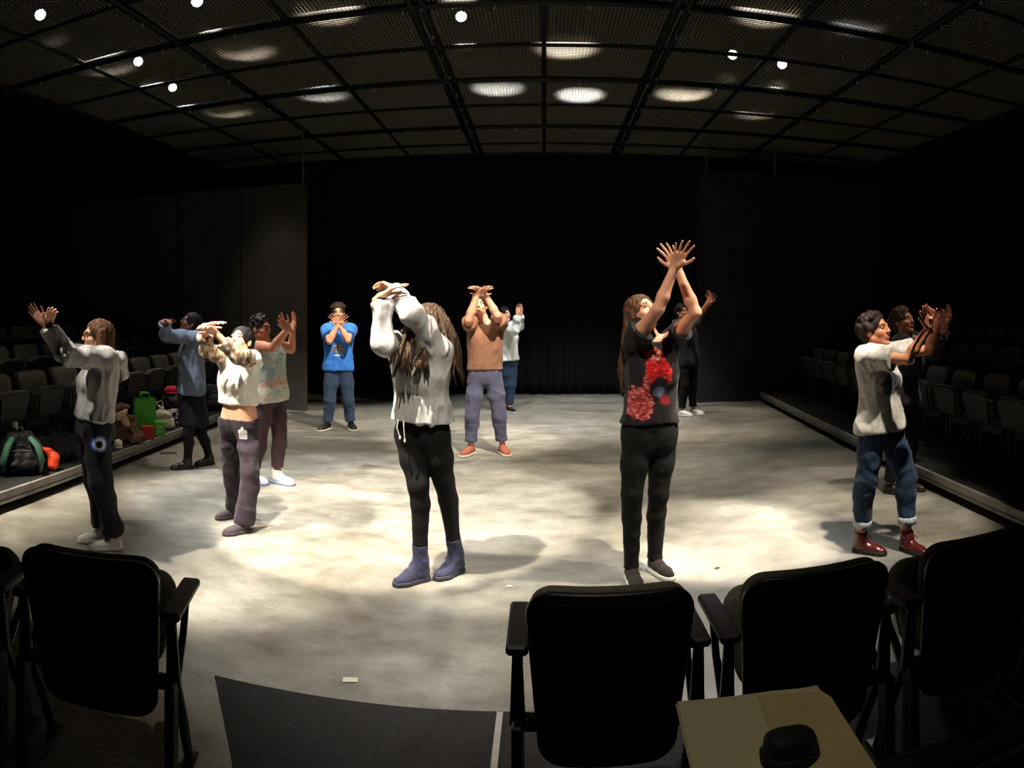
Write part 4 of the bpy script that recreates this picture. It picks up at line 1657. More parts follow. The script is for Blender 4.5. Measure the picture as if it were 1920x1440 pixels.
# ------------------------------------------------------------------ dancers
BLACK_H = hairmat('black_hair', (26, 21, 19))
DBROWN_H = hairmat('dark_brown_hair', (52, 36, 27), (92, 66, 48))
BROWN_H = hairmat('brown_hair', (88, 60, 42), (150, 108, 76))
LOC_H = hairmat('loc_hair', (70, 54, 42), (150, 118, 84))
M_GREYS = cloth('grey_sweatshirt', (178, 178, 180), 0.95, 0.12, 60, 0.3)
M_GREYS2 = cloth('heather_sweatshirt', (190, 189, 190), 0.95, 0.12, 60, 0.3)
M_WHITEC = cloth('white_crop_top', (232, 228, 220), 0.9, 0.06, 40, 0.2)
M_CHAMB = cloth('blue_chambray', (98, 108, 126), 0.9, 0.12, 80, 0.2)
M_BLACKC = cloth('black_cotton', (18, 17, 19), 0.92, 0.2, 50, 0.25, 0.0)
M_LEGG = cloth('black_leggings', (16, 14, 15), 0.85, 0.1, 60, 0.15, 0.0)
M_TIGHT = cloth('black_tights', (17, 15, 16), 0.8, 0.1, 60, 0.1, 0.0)
M_DENIM = cloth('dark_blue_denim', (48, 66, 92), 0.9, 0.22, 90, 0.3)
M_DENIM2 = cloth('blue_denim', (38, 56, 82), 0.9, 0.22, 90, 0.3)
M_SLATE = cloth('slate_chinos', (84, 84, 108), 0.9, 0.12, 60, 0.2)
M_MAROON = cloth('maroon_trousers', (66, 48, 54), 0.9, 0.15, 60, 0.2)
M_BROWNT = cloth('brown_tee', (142, 100, 80), 0.92, 0.08, 60, 0.2)
M_WHOOD = cloth('pale_hoodie', (222, 226, 220), 0.92, 0.08, 60, 0.2)
M_DKTEE = cloth('charcoal_shirt', (34, 34, 42), 0.92, 0.15, 60, 0.2)
M_CUFF = cloth('pale_denim_cuff', (186, 190, 198), 0.9, 0.1, 60, 0.2)
M_WSOLE = plain('white_rubber', (214, 210, 200), 0.6)
M_BSOLE = plain('black_rubber', (22, 21, 22), 0.6)
M_NSOLE = plain('navy_rubber', (40, 41, 56), 0.6)
M_WSHOE = plain('white_shoe_leather', (228, 226, 222), 0.55)
M_BSHOE = plain('black_shoe_leather', (26, 24, 25), 0.4)
M_PSHOE = cloth('purple_grey_sneaker', (66, 56, 62), 0.8, 0.15, 60, 0.2)
M_NBOOT = cloth('navy_nubuck', (50, 51, 76), 0.85, 0.15, 60, 0.2)
M_BRSHOE = cloth('brown_canvas_shoe', (158, 92, 66), 0.8, 0.12, 60, 0.2)
M_SLIP = cloth('dark_slip_on_canvas', (38, 30, 29), 0.85, 0.12, 60, 0.2)
M_OXB = plain('oxblood_leather', (92, 32, 32), 0.22, spec=0.6)
M_LACE = plain('dark_laces', (40, 36, 38), 0.8)
M_LACEW = plain('white_laces', (210, 206, 200), 0.8)
M_GLASSB = plain('dark_spectacle_frame', (30, 20, 20), 0.3)


def p_emblem(nt, src, u, v, w, vec):
    o = blob(nt, w, v, u, 0.005, -0.115, 0.055, 0.055, front=True, soft=0.05)
    c = mixc(nt, o, src, lin((60, 112, 226)))
    o = blob(nt, w, v, u, 0.005, -0.115, 0.043, 0.043, vec, 0.5, 60, soft=0.05)
    c = mixc(nt, o, c, lin((236, 240, 250)))
    o = blob(nt, w, v, u, 0.008, -0.117, 0.022, 0.024, vec, 0.7, 50, soft=0.1)
    return mixc(nt, o, c, lin((28, 38, 52)))


def p_logo(nt, src, u, v, w, vec):
    c = src
    wh = lin((232, 230, 232))
    for du, dv, ru, rv in ((0.0, 0.012, 0.011, 0.028), (-0.017, 0.002, 0.014, 0.018), (0.017, 0.002, 0.014, 0.018)):
        c = mixc(nt, blob(nt, u, v, w, 0.10 + du, -0.075 + dv, ru, rv, soft=0.15), c, wh)
    for dz in (-0.022, -0.034, -0.046):
        m = math_(nt, 'MULTIPLY', band(nt, v, -0.075 + dz - 0.0045, -0.075 + dz + 0.0045), band(nt, u, 0.07, 0.13))
        m = math_(nt, 'MULTIPLY', m, math_(nt, 'GREATER_THAN', w, 0.0))
        c = mixc(nt, m, c, wh)
    return c


def p_red(nt, src, u, v, w, vec):
    nz = N(nt, 'ShaderNodeTexNoise', i_Scale=38.0, i_Detail=4.0)
    nt.links.new(vec, nz.inputs['Vector'])
    red = ramp(nt, nz.outputs[0], [(0.3, lin((90, 14, 18))), (0.5, lin((186, 22, 26))), (0.64, lin((224, 40, 40))), (0.75, lin((240, 190, 180)))])
    pk = ramp(nt, nz.outputs[0], [(0.32, lin((96, 22, 26))), (0.5, lin((188, 66, 66))), (0.66, lin((222, 150, 140)))])
    c = mixc(nt, blob(nt, u, v, w, -0.115, 0.34, 0.068, 0.19, vec, 1.9, 26), src, pk)
    c = mixc(nt, blob(nt, u, v, w, -0.09, 0.56, 0.03, 0.16, vec, 0.8, 20), c, pk)
    c = mixc(nt, blob(nt, u, v, w, -0.02, 0.66, 0.085, 0.20, vec, 1.7, 24), c, red)
    c = mixc(nt, blob(nt, u, v, w, -0.035, 0.86, 0.06, 0.08, vec, 1.8, 30), c, pk)
    c = mixc(nt, blob(nt, u, v, w, -0.02, 0.50, 0.062, 0.12, vec, 0.4, 14), c, lin((26, 26, 32)))
    c = mixc(nt, blob(nt, u, v, w, -0.015, 0.455, 0.045, 0.06, vec, 0.9, 24), c, lin((92, 100, 118)))
    return mixc(nt, blob(nt, u, v, w, 0.03, 0.36, 0.04, 0.05, vec, 2.0, 30), c, lin((120, 20, 24)))


def p_grey(nt, src, u, v, w, vec):
    c = mixc(nt, blob(nt, u, v, w, -0.05, 0.60, 0.10, 0.17, vec, 0.9, 12), src, lin((92, 90, 92)))
    return mixc(nt, blob(nt, u, v, w, -0.03, 0.66, 0.055, 0.10, vec, 0.9, 20), c, lin((40, 44, 62)))


def p_blue(nt, src, u, v, w, vec):
    nz = N(nt, 'ShaderNodeTexNoise', i_Scale=40.0, i_Detail=3.0)
    nt.links.new(vec, nz.inputs['Vector'])
    g = ramp(nt, nz.outputs[0], [(0.4, lin((70, 84, 110))), (0.55, lin((150, 140, 130))), (0.65, lin((196, 190, 176)))])
    c = mixc(nt, blob(nt, u, v, w, 0.0, 0.40, 0.085, 0.13, vec, 0.9, 18), src, g)
    return mixc(nt, blob(nt, u, v, w, 0.0, 0.24, 0.075, 0.025, vec, 0.4, 30), c, lin((150, 205, 232)))


def p_tank(nt, src, u, v, w, vec):
    nz = N(nt, 'ShaderNodeTexNoise', i_Scale=9.0, i_Detail=3.0, i_Distortion=1.2)
    nt.links.new(vec, nz.inputs['Vector'])
    a = ramp(nt, nz.outputs[0], [(0.36, lin((94, 132, 150))), (0.46, lin((150, 176, 172))), (0.55, lin((206, 206, 190))), (0.66, lin((200, 120, 104)))])
    lowb = ramp(nt, v, [(0.0, lin((214, 210, 190))), (0.06, lin((224, 216, 190))), (0.12, lin((206, 120, 108))), (0.24, lin((190, 140, 130))), (0.34, lin((134, 166, 176))), (0.8, lin((150, 176, 170)))])
    return mixc(nt, 0.5, a, lowb)


def p_camo(name):
    m, nt, b = nodes(name)
    tc = N(nt, 'ShaderNodeTexCoord')
    nz = N(nt, 'ShaderNodeTexNoise', i_Scale=24.0, i_Detail=4.0)
    nt.links.new(tc.outputs['Object'], nz.inputs['Vector'])
    nt.links.new(ramp(nt, nz.outputs[0], [(0.38, lin((74, 58, 46))), (0.5, lin((140, 118, 96))), (0.62, lin((206, 190, 166)))]), b.inputs['Base Color'])
    b.inputs['Roughness'].default_value = 0.9
    return m


def p_floral(name, cs, sc=40.0):
    m, nt, b = nodes(name)
    tc = N(nt, 'ShaderNodeTexCoord')
    nz = N(nt, 'ShaderNodeTexNoise', i_Scale=sc, i_Detail=3.0)
    nt.links.new(tc.outputs['Object'], nz.inputs['Vector'])
    nt.links.new(ramp(nt, nz.outputs[0], [(0.36 + 0.1 * i, lin(c)) for i, c in enumerate(cs)]), b.inputs['Base Color'])
    b.inputs['Roughness'].default_value = 0.9
    return m


def front_locs(paths, mat, n=14, r=0.008, jit=9, name='front_locs'):
    """locs that fall in front of the shoulder, laid along px way-points (x, y, offset in range)"""
    def f(c):
        rr = random.Random(21)
        b = B()
        for path in paths:
            for i in range(n):
                j = [(rr.uniform(-jit, jit), rr.uniform(-4, 4), rr.uniform(-.02, .015)) for _ in path]
                dx = rr.uniform(-jit, jit)
                L = rr.uniform(0.8, 1.08)
                p = []
                for k, (x, y, d) in enumerate(path):
                    yy = path[0][1] + (y - path[0][1]) * L
                    p.append(px(x + dx * (0.5 + 0.5 * k) + j[k][0] * .35, yy + j[k][1], c['r0'] + d + j[k][2]) - c['loc'])
                q = r * rr.uniform(.75, 1.2)
                b.tube(p, [q * .8] + [q] * (len(p) - 2) + [q * .5], 6)
        b.build(name, mat, c['root'], True, kind='stuff')
    return f


def strings(pts, mat, name='drawstring', r=0.0035):
    def f(c):
        for a in pts:
            b = B()
            p = [px(x, y, c['r0'] + d) - c['loc'] for x, y, d in a]
            b.tube(p, r, 6)
            b.lathe([(0.001, -0.012), (0.006, -0.01), (0.007, 0.0), (0.004, 0.01)], 8, M=Matrix.Translation(tuple(p[-1])))
            b.build(name, mat, c['root'])
    return f


def hood(mat, big=1.0):
    """hood fallen on the back of the shoulders"""
    def f(c):
        v = Vol(c['nk'] - 0.3, c['nk'] + 0.25, c['hb'])
        bk = -c['F']
        for sg in (-1, 1):
            v.chain([c['nk'] + c['F'] * 0.05 + c['L'] * sg * 0.06 - UP * 0.02, c['nk'] + c['L'] * sg * 0.085 + UP * 0.012, c['nk'] + bk * 0.09 + c['L'] * sg * 0.07 - UP * 0.005, c['nk'] + bk * 0.125 * big - UP * 0.12 * big], [0.025, 0.032, 0.042, 0.035], 0.04)
        V, Q = v.mesh(2)
        V = folds(V, Q, 0.008, 12)
        mesh('hood', V - c['loc'], Q, mat, c['root'], True)
    return f


def loc_tubes(groups, mat, r=0.0075, name='locs'):
    """groups: (count, start (fwd, left, up) spread box, list of px way-points or None)"""
    def f(c, o, P, rr):
        b = B()
        fw, lf, up = c['hfr']
        for n, ang, length, out, drift in groups:
            for i in range(n):
                a = math.radians(rr.uniform(*ang))
                el = rr.uniform(0.1, 1.1)
                dv = math.cos(el) * (math.cos(a) * fw + math.sin(a) * lf) + math.sin(el) * up
                st = P(-0.012, 0, 0.034) + dv * 0.094 * c['hsc']
                ra = (math.cos(a) * fw + math.sin(a) * lf)
                ra = U(ra * np.array((1, 1, 0.2)))
                L = length * rr.uniform(.8, 1.1)
                dr = drift[0] * c['right'] + drift[1] * UP + drift[2] * c['tocam']
                p = [st, st + ra * 0.03 - UP * 0.05 + dv * .01]
                for k in range(1, 5):
                    q = p[1] + ra * out * math.sqrt(k / 4) * rr.uniform(.9, 1.1) - UP * (L * k / 4) + dr * (k / 4) + rr.uniform(-.012, .012) * c['right']
                    p.append(q)
                rr_ = r * rr.uniform(.8, 1.2)
                b.tube([x - c['loc'] for x in p], [rr_ * .8, rr_, rr_, rr_, rr_ * .9, rr_ * .6], 6)
        b.build(name, mat, o, True, kind='stuff')
    return f


O = dict
# woman in profile with glasses, grey sweatshirt
person(O(label='dancer with glasses and long brown hair, grey sweatshirt and black sweatpants with a blue emblem',
         r=4.79, s=0.95, pel=(173, 793), neck=(196, 671), yaw=-78, pyaw=-72, head=(183, 632, 0), hang=(-78, 4), hs=0.98,
         skin=(222, 172, 146), hairc=(88, 60, 42),
         L=((130, 668, True), (91, 606, True), (101, 570, True), (0.3, 0.4, 0.8), O(curl=0.3, spread=0.05)),
         R=((120, 664, False), (77, 600, True), (48, 566, True), (0.2, 0.4, 0.9), O(curl=0.15, spread=0.10)),
         kL=(186, 905, -0.06), kR=(180, 900, 0.0), fL=(215, -0.06, -85), fR=(192, 0.12, -75),
         wear=[trousers('sweatpants', printed('emblem_sweatpants', (29, 28, 33), p_emblem), (0.104, 0.09, 0.06), 0.03, 0.008, 7, seat=0.02, bunch=0.018),
               top('sweatshirt', M_GREYS, 0.03, hem_y=784, sleeve=1.88, sl_r=(0.072, 0.064, 0.044), amp=0.010, freq=10, hemband=True, seed=2),
               hood(M_GREYS), shoes('sneaker', M_WSHOE, M_WSOLE, mats2=M_LACEW),
               hair('hair', BROWN_H, 'long', seed=3, n=40, length=0.34, spread=0.04, lock_r=0.015), eyeglasses(M_GLASSB),
               wristband('L', M_BLACKC, 'hair_tie', 0.97, 0.031, 0.012)]))
# chambray shirt
person(O(label='dancer in a loose blue chambray shirt, black skirt and tights, beside the left platform',
         r=7.26, s=0.95, pel=(358, 718), neck=(364, 634), yaw=-75, head=(357, 607, 0), hang=(-78, 24), hs=0.98,
         skin=(128, 82, 62), hairc=(26, 21, 19),
         L=((306, 626, True), (307, 604, True), (323, 598, True), (0.3, -0.6, 0.6), O(curl=0.45, spread=0.05)),
         R=((312, 630, False), (312, 606, False), (326, 597, False), (0.3, -0.6, 0.4), O(curl=0.4, spread=0.05)),
         kL=(352, 815), kR=(378, 815), fL=(352, -0.1, -80), fR=(393, 0.1, -62),
         wear=[trousers('tights', M_TIGHT, (0.09, 0.06, 0.042), 0.03, 0.001),
               skirt('skirt', M_BLACKC, 800, 0.2),
               top('shirt', M_CHAMB, 0.03, hem_y=738, sleeve=1.95, sl_r=(0.075, 0.066, 0.045), amp=0.008, flare=1.25),
               shoes('ankle_boot', M_BSHOE, M_BSOLE, 'ankle'), hair('hair', BLACK_H, 'bun', seed=4)]))
# cropped white top
person(O(label='dancer in a cropped white top with mottled brown sleeves, dark sweatpants, head tipped back',
         r=5.2, s=0.94, pel=(447, 786), neck=(451, 674), yaw=-38, pyaw=-35, head=(452, 641, 0.0), hang=(-35, 24), hs=0.95,
         skin=(226, 176, 146), hairc=(26, 21, 19),
         R=((386, 655, True), (383, 612, True), (420, 600, True), (0.1, -1, 0.1), O(curl=0.2, spread=0.05, thumb=1.0)),
         L=((446, 668, True), (402, 622, True), (376, 608, True), (-0.2, -0.6, 0.6), O(curl=0.25, spread=0.1)),
         kR=(434, 880), kL=(468, 882), fR=(442, 0.28, -62), fL=(458, -0.1, -60),
         wear=[trousers('sweatpants', printed('logo_sweatpants', (52, 43, 52), p_logo), (0.096, 0.08, 0.066), -0.02, 0.007, 7, waist_t=0.02, bunch=0.01),
               top('crop_top', M_WHITEC, 0.02, hem_y=757, sleeve=1.62, sl_r=(0.06, 0.056, 0.043), amp=0.007, sleeve_mat=p_camo('mottled_sleeve'), flare=1.12),
               shoes('sneaker', M_PSHOE, M_PSHOE, mats2=M_LACEW), hair('hair', BLACK_H, 'pony', seed=5, n=24, length=0.55, lock_r=0.016)]))
# tank top
person(O(label='man in glasses and a pastel patterned tank top, maroon trousers and white shoes',
         r=6.58, s=1.0, fem=False, pel=(507, 730), neck=(500, 650), yaw=50, head=(489, 617, 0), hang=(52, 4), hs=1.0,
         skin=(168, 112, 84), hairc=(26, 21, 19),
         R=((512, 652, True), (540, 617, True), (520, 596, True), (0.2, 0.2, 0.9), O(curl=0.2, spread=0.18)),
         L=((546, 656, False), (549, 622, True), (553, 590, True), (-0.8, 0.1, 0.4), O(curl=0.1, spread=0.15)),
         kR=(486, 838), kL=(525, 832), fR=(474, 0.05, 40), fL=(519, 0.0, 52),
         wear=[trousers('trousers', M_MAROON, (0.098, 0.07, 0.055), 0.06, 0.004), top('tank_top', printed('pastel_tank', (180, 190, 180), p_tank), 0.024, hem_y=752, tank=True, amp=0.005),
               shoes('sneaker', M_WSHOE, plain('blue_white_sole', (150, 160, 205), 0.6), 'ankle', mats2=M_LACEW), hair('hair', BLACK_H, 'short', seed=6, cap=0.01), eyeglasses(M_GLASSB)]))
# blue tee
person(O(label='dancer in a bright blue tee, hands crossed over the mouth, by the grey flat',
         r=9.53, s=1.04, fem=False, wide=1.05, pel=(634, 682), neck=(635, 611), yaw=2, head=(634, 587, -0.02), hang=(0, 0), hs=1.03,
         skin=(226, 170, 140), hairc=(52, 36, 27),
         R=((618, 640, True), (634, 606, True), (648, 589, True), (0.2, 0.2, 1), O(curl=0.2, spread=0.1)),
         L=((652, 638, True), (634, 604, True), (620, 589, True), (-0.2, 0.2, 1), O(curl=0.2, spread=0.1)),
         kR=(618, 750), kL=(653, 750), fR=(614, 0.0, -35), fL=(658, 0.05, 14),
         wear=[trousers('jeans', M_DENIM, (0.102, 0.078, 0.066), 0.03, 0.005), top('tee', printed('blue_tee', (58, 122, 214), p_blue), 0.026, hem_y=695, sleeve=0.62, sl_r=(0.085, 0.08, 0.07), amp=0.007),
               shoes('sneaker', M_BSHOE, M_WSOLE), hair('hair', DBROWN_H, 'short', seed=7, cap=0.014)]))
# woman with locs
person(O(label='dancer with long locs in a pale grey hooded sweatshirt, black leggings and navy lace-up boots',
         r=4.21, s=1.0, pel=(791, 806), neck=(793, 655), yaw=-38, pyaw=-30, head=(801, 608, 0.05), hang=(-52, 10, 0), hs=0.98,
         skin=(206, 152, 122), hairc=(70, 54, 42),
         R=((722, 644, True), (713, 556, True), (770, 520, True), (0.25, -1, 0.0), O(curl=0.22, spread=0.06, thumb=0.5)),
         L=((773, 590, True), (738, 541, False), (706, 530, False), (-0.3, -0.7, 0.5), O(curl=0.35, spread=0.06)),
         kR=(784, 908, -0.06), kL=(832, 900, -0.04), fR=(789, -0.03, -58), fL=(856, 0.1, -42),
         wear=[trousers('leggings', M_LEGG, (0.108, 0.064, 0.043), 0.13, 0.0015, infl=0.008, seat=0.015),
               top('hooded_sweatshirt', M_GREYS2, 0.034, hem_y=790, sleeve=1.9, sl_r=(0.078, 0.068, 0.048), amp=0.012, freq=8, flare=1.18, puff=0.012, batwing=1, seed=8, pocket=(-0.14, 0.15, 0.12, 0.46)),
               hood(M_GREYS2, 1.0), shoes('boot', M_NBOOT, M_NSOLE, 'boot', mats2=M_LACE),
               strings([[(757, 785, -0.16), (757, 800, -0.17), (759, 826, -0.165)], [(747, 786, -0.14), (744, 802, -0.15), (750, 820, -0.15)]], M_WSOLE),
               hair('hair', LOC_H, 'long', seed=9, n=26, length=0.20, cap=0.018, lock_r=0.016, amp=0.005,
                    locks=loc_tubes([(34, (95, 265), 0.36, 0.055, (0.03, 0, 0)), (30, (-110, -40), 0.30, 0.04, (-0.07, 0, 0.16)), (14, (60, 110), 0.26, 0.03, (0.0, 0, 0.05))], LOC_H)),
               front_locs([[(782, 590, -0.04), (768, 625, -0.16), (758, 655, -0.21), (752, 684, -0.22), (749, 705, -0.215)], [(800, 640, -0.14), (794, 662, -0.21), (790, 682, -0.225), (788, 700, -0.225)]], LOC_H),
               wristband('R', M_BLACKC, 'watch', 0.95, 0.03, 0.025), wristband('L', M_GREYS2, 'cuff', 0.9, 0.05, 0.04)]))
# brown tee
person(O(label='man in a brown tee, slate trousers and tan shoes, wrists crossed above his face',
         r=7.89, s=1.07, fem=False, pel=(909, 697), neck=(910, 608), yaw=2, head=(899, 575, -0.02), hang=(-6, 16), hs=1.02,
         skin=(222, 166, 136), hairc=(30, 24, 22),
         R=((878, 600, True), (894, 553, True), (917, 536, True), (0.3, -0.5, 0.6), O(curl=0.12, spread=0.15)),
         L=((932, 592, True), (908, 550, True), (886, 536, True), (-0.3, -0.5, 0.6), O(curl=0.12, spread=0.15)),
         kR=(885, 783), kL=(936, 781), fR=(883, 0.0, -30), fL=(942, 0.05, 18),
         wear=[trousers('trousers', M_SLATE, (0.1, 0.075, 0.06), 0.06, 0.006), top('tee', M_BROWNT, 0.026, hem_y=693, sleeve=0.6, sl_r=(0.082, 0.076, 0.07), amp=0.007),
               shoes('shoe', M_BRSHOE, M_WSOLE, mats2=M_LACEW), hair('hair', BLACK_H, 'short', seed=10, cap=0.014)]))
# pale hoodie behind him
person(O(label='dancer in a pale hoodie and jeans half hidden behind the man in brown tee',
         r=11.3, s=0.98, pel=(955, 672), neck=(950, 611), yaw=48, head=(947, 591, 0), hang=(45, 12), hs=0.97,
         skin=(220, 168, 140), hairc=(30, 24, 22),
         R=((966, 620, True), (970, 589, True), (973, 568, True), (0.2, 0.1, 0.9), O(curl=0.1, spread=0.12)),
         L=((974, 612, False), (977, 590, True), (979, 570, True), (-0.8, 0.1, 0.4), O(curl=0.1, spread=0.12)),
         kR=(951, 724), kL=(960, 722), fR=(949, 0.0, 40), fL=(956, -0.1, 30),
         wear=[trousers('jeans', M_DENIM2, (0.098, 0.07, 0.056), 0.05, 0.004), top('hoodie', M_WHOOD, 0.03, hem_y=676, sleeve=1.9, sl_r=(0.08, 0.07, 0.045), amp=0.009),
               hood(M_WHOOD), shoes('sneaker', M_BSHOE, M_WSOLE), hair('hair', BLACK_H, 'short', seed=12)]))
# red print tee
person(O(label='dancer in a black tee with a red print, long brown hair, arms crossed high overhead',
         r=4.25, s=1.03, pel=(1219, 806), neck=(1222, 640), yaw=32, pyaw=22, head=(1203, 589, 0.0), hang=(42, 26), hs=1.0,
         skin=(216, 160, 132), hairc=(88, 60, 42),
         R=((1234, 580, True), (1265, 500, True), (1286, 452, True), (0.15, 0.1, 1), O(curl=0.06, spread=0.2, thumb=0.75)),
         L=((1304, 586, True), (1271, 506, False), (1246, 455, False), (-0.5, 0.1, 0.8), O(curl=0.15, spread=0.2)),
         kR=(1185, 928, -0.04), kL=(1235, 924, -0.02), fR=(1184, -0.07, 12), fL=(1228, 0.08, 32),
         wear=[trousers('skinny_jeans', M_LEGG, (0.094, 0.06, 0.042), -0.01, 0.003, freq=12), top('tee', printed('red_print_tee', (30, 24, 28), p_red), 0.02, hem_y=792, sleeve=0.42, sl_r=(0.076, 0.074, 0.07), amp=0.006, flare=1.05),
               shoes('slip_on_shoe', M_SLIP, M_WSOLE), hair('hair', BROWN_H, 'messy', seed=13, n=34, length=0.5, spread=0.03, lock_r=0.014, amp=0.004)]))
# dark clothes behind
person(O(label='dancer in dark clothes and pale shoes behind the one in red print tee',
         r=10.9, s=1.0, fem=False, pel=(1291, 670), neck=(1285, 609), yaw=50, head=(1278, 586, 0), hang=(52, 12), hs=1.0,
         skin=(190, 130, 100), hairc=(26, 21, 19),
         R=((1306, 597, True), (1328, 566, True), (1341, 547, True), (0.1, 0.2, 0.9), O(curl=0.2, spread=0.2)),
         L=((1312, 592, False), (1332, 566, True), (1332, 546, True), (-0.6, 0.1, 0.6), O(curl=0.2, spread=0.2)),
         kR=(1284, 722), kL=(1298, 722), fR=(1278, -0.1, 55), fL=(1300, 0.05, 55),
         wear=[trousers('trousers', M_BLACKC, (0.098, 0.072, 0.058), 0.04, 0.004), top('tee', M_DKTEE, 0.024, hem_y=684, sleeve=0.6, sl_r=(0.08, 0.076, 0.07), amp=0.006),
               shoes('shoe', M_WSHOE, M_WSOLE), hair('hair', BLACK_H, 'short', seed=14)]))
# grey tee and oxblood boots
person(O(label='dancer in a pale grey tee, cuffed blue jeans and oxblood leather boots, dark curly hair',
         r=4.68, s=0.98, wide=1.0, pel=(1652, 797), neck=(1640, 667), yaw=62, pyaw=48, head=(1641, 622, 0.0), hang=(62, 14), hs=1.0,
         skin=(204, 140, 108), hairc=(40, 28, 24),
         R=((1701, 674, True), (1742, 613, True), (1724, 578, True), (0.5, -0.1, 0.8), O(curl=0.15, spread=0.2, thumb=1.0)),
         L=((1742, 656, False), (1758, 606, True), (1746, 572, True), (-0.6, -0.2, 0.6), O(curl=0.2, spread=0.15)),
         kR=(1624, 900, -0.04), kL=(1700, 898, 0.0), fR=(1614, 0.0, 66), fL=(1701, 0.02, 46),
         wear=[trousers('jeans', M_DENIM2, (0.102, 0.074, 0.056), 0.10, 0.005, freq=11, cuffm=M_CUFF, seat=0.01), top('tee', printed('grey_print_tee', (190, 186, 178), p_grey), 0.026, hem_y=806, sleeve=0.62, sl_r=(0.08, 0.078, 0.074), amp=0.009, freq=9, puff=0.008),
               shoes('boot', M_OXB, M_BSOLE, 'ankle', mats2=M_LACE), hair('hair', hairmat('curly_dark_hair', (32, 22, 19), (60, 42, 34)), 'curly', seed=15, n=90, cap=0.008)]))
# behind her
person(O(label='dancer in a dark shirt with braided brown hair, behind the dancer in oxblood boots',
         r=6.2, s=1.0, pel=(1692, 742), neck=(1701, 640), yaw=58, head=(1694, 604, 0), hang=(52, 16), hs=1.0,
         skin=(150, 98, 76), hairc=(52, 36, 27),
         R=((1750, 660, True), (1772, 614, True), (1765, 578, True), (-0.3, -0.2, 0.9), O(curl=0.3, spread=0.1)),
         L=((1760, 652, False), (1776, 606, True), (1784, 572, True), (-0.7, 0.1, 0.5), O(curl=0.25, spread=0.1)),
         kR=(1682, 832), kL=(1706, 830), fR=(1668, 0.0, 60), fL=(1702, 0.15, 55),
         wear=[trousers('trousers', M_BLACKC, (0.1, 0.07, 0.055), 0.03, 0.004), top('shirt', M_DKTEE, 0.026, hem_y=755, sleeve=1.7, sl_r=(0.072, 0.066, 0.045), amp=0.007),
               shoes('shoe', M_BSHOE, M_BSOLE), hair('hair', DBROWN_H, 'short', seed=16, cap=0.016, amp=0.005,
                    locks=loc_tubes([(20, (110, 250), 0.16, 0.02, (0, 0, 0))], DBROWN_H, 0.008, 'braids'))]))

# ------------------------------------------------------------------ belongings on the left platform
def at_px(x, X):
    """floor-plan point on the azimuth of pixel column x with world X"""
    t = math.tan((x - X0) / FP)
    return X, X / t


def bagmesh(name, prims, mat, parent, h=0.008, amp=0.006, freq=14, seed=0.0, cutz=None, **kw):
    pts = np.array([p for a in prims for p in (a[0], a[1])])
    r = max(max(a[2], a[3]) for a in prims)
    v = Vol(pts.min(0) - r, pts.max(0) + r, h)
    for a in prims:
        v.cone(a[0], a[1], a[2], a[3], a[4] if len(a) > 4 else 0.03, a[5] if len(a) > 5 else None)
    v.cut((0, 0, 0.002), -UP)
    if cutz:
        v.cut((0, 0, cutz), UP)
    V, Q = v.mesh(2)
    V = folds(V, Q, amp, freq, (1, 1, 1), seed)
    V[:, 2] = np.maximum(V[:, 2], 0.0)
    return mesh(name, V, Q, mat, parent, True, **kw)


PZ = 0.174
M_BPK = cloth('black_nylon', (26, 26, 28), 0.6, 0.2, 60)
M_GRN = cloth('dark_green_nylon', (62, 108, 84), 0.6, 0.15, 60)
M_ORG = plain('orange_red_fabric', (232, 70, 34), 0.6)
M_BRN = cloth('brown_canvas', (96, 74, 58), 0.9, 0.3, 14)
M_GREEN = plain('green_bag_plastic', (72, 168, 44), 0.55)
M_RED = plain('red_card', (158, 32, 26), 0.6)
M_PALE = cloth('pale_cotton', (206, 200, 180), 0.9, 0.1, 20)
M_GREYB = cloth('grey_nylon', (88, 86, 84), 0.8, 0.2, 20)


def rucksack(loc, rz, body, trim, label, sc=1.0):
    root = empty('backpack', (*loc, PZ), rz, label=label, cat='backpack')
    s = sc
    m = bagmesh('sack', [((-.12 * s, 0, .10 * s), (.12 * s, 0, .10 * s), .10 * s, .10 * s), ((-.11 * s, .02, .22 * s), (.11 * s, .02, .22 * s), .09 * s, .09 * s), ((-.07 * s, .03, .30 * s), (.07 * s, .03, .30 * s), .07 * s, .07 * s)], body, root, amp=0.008)
    bagmesh('front_pocket', [((-.08 * s, -.09 * s, .10 * s), (.08 * s, -.09 * s, .10 * s), .05 * s, .05 * s), ((-.07 * s, -.08 * s, .17 * s), (.07 * s, -.08 * s, .17 * s), .04 * s, .04 * s)], body, root)
    for sg in (-1, 1):
        b = B(); b.tube([(sg * .08 * s, -.06 * s, .33 * s), (sg * .13 * s, -.13 * s, .27 * s), (sg * .17 * s, -.14 * s, .15 * s), (sg * .17 * s, -.10 * s, .03 * s)], [.018, .022, .022, .012], 8, sx=1.6); b.build('strap', trim, root, True)
    b = B(); b.tube([(-.03 * s, .03, .36 * s), (-.02 * s, .02, .41 * s), (.02 * s, .02, .41 * s), (.03 * s, .03, .36 * s)], .008, 6); b.build('grab_handle', trim, root, True)
    b = B(); b.tube([(-.09 * s, -.085 * s, .215 * s), (0, -.11 * s, .23 * s), (.09 * s, -.085 * s, .215 * s)], .005, 6); b.build('zip', M_CLAMP, m)
    return root


rucksack(at_px(38, -4.26), 0.9, M_BPK, M_GRN, 'black backpack with green shoulder straps at the edge of the left platform', 1.0)
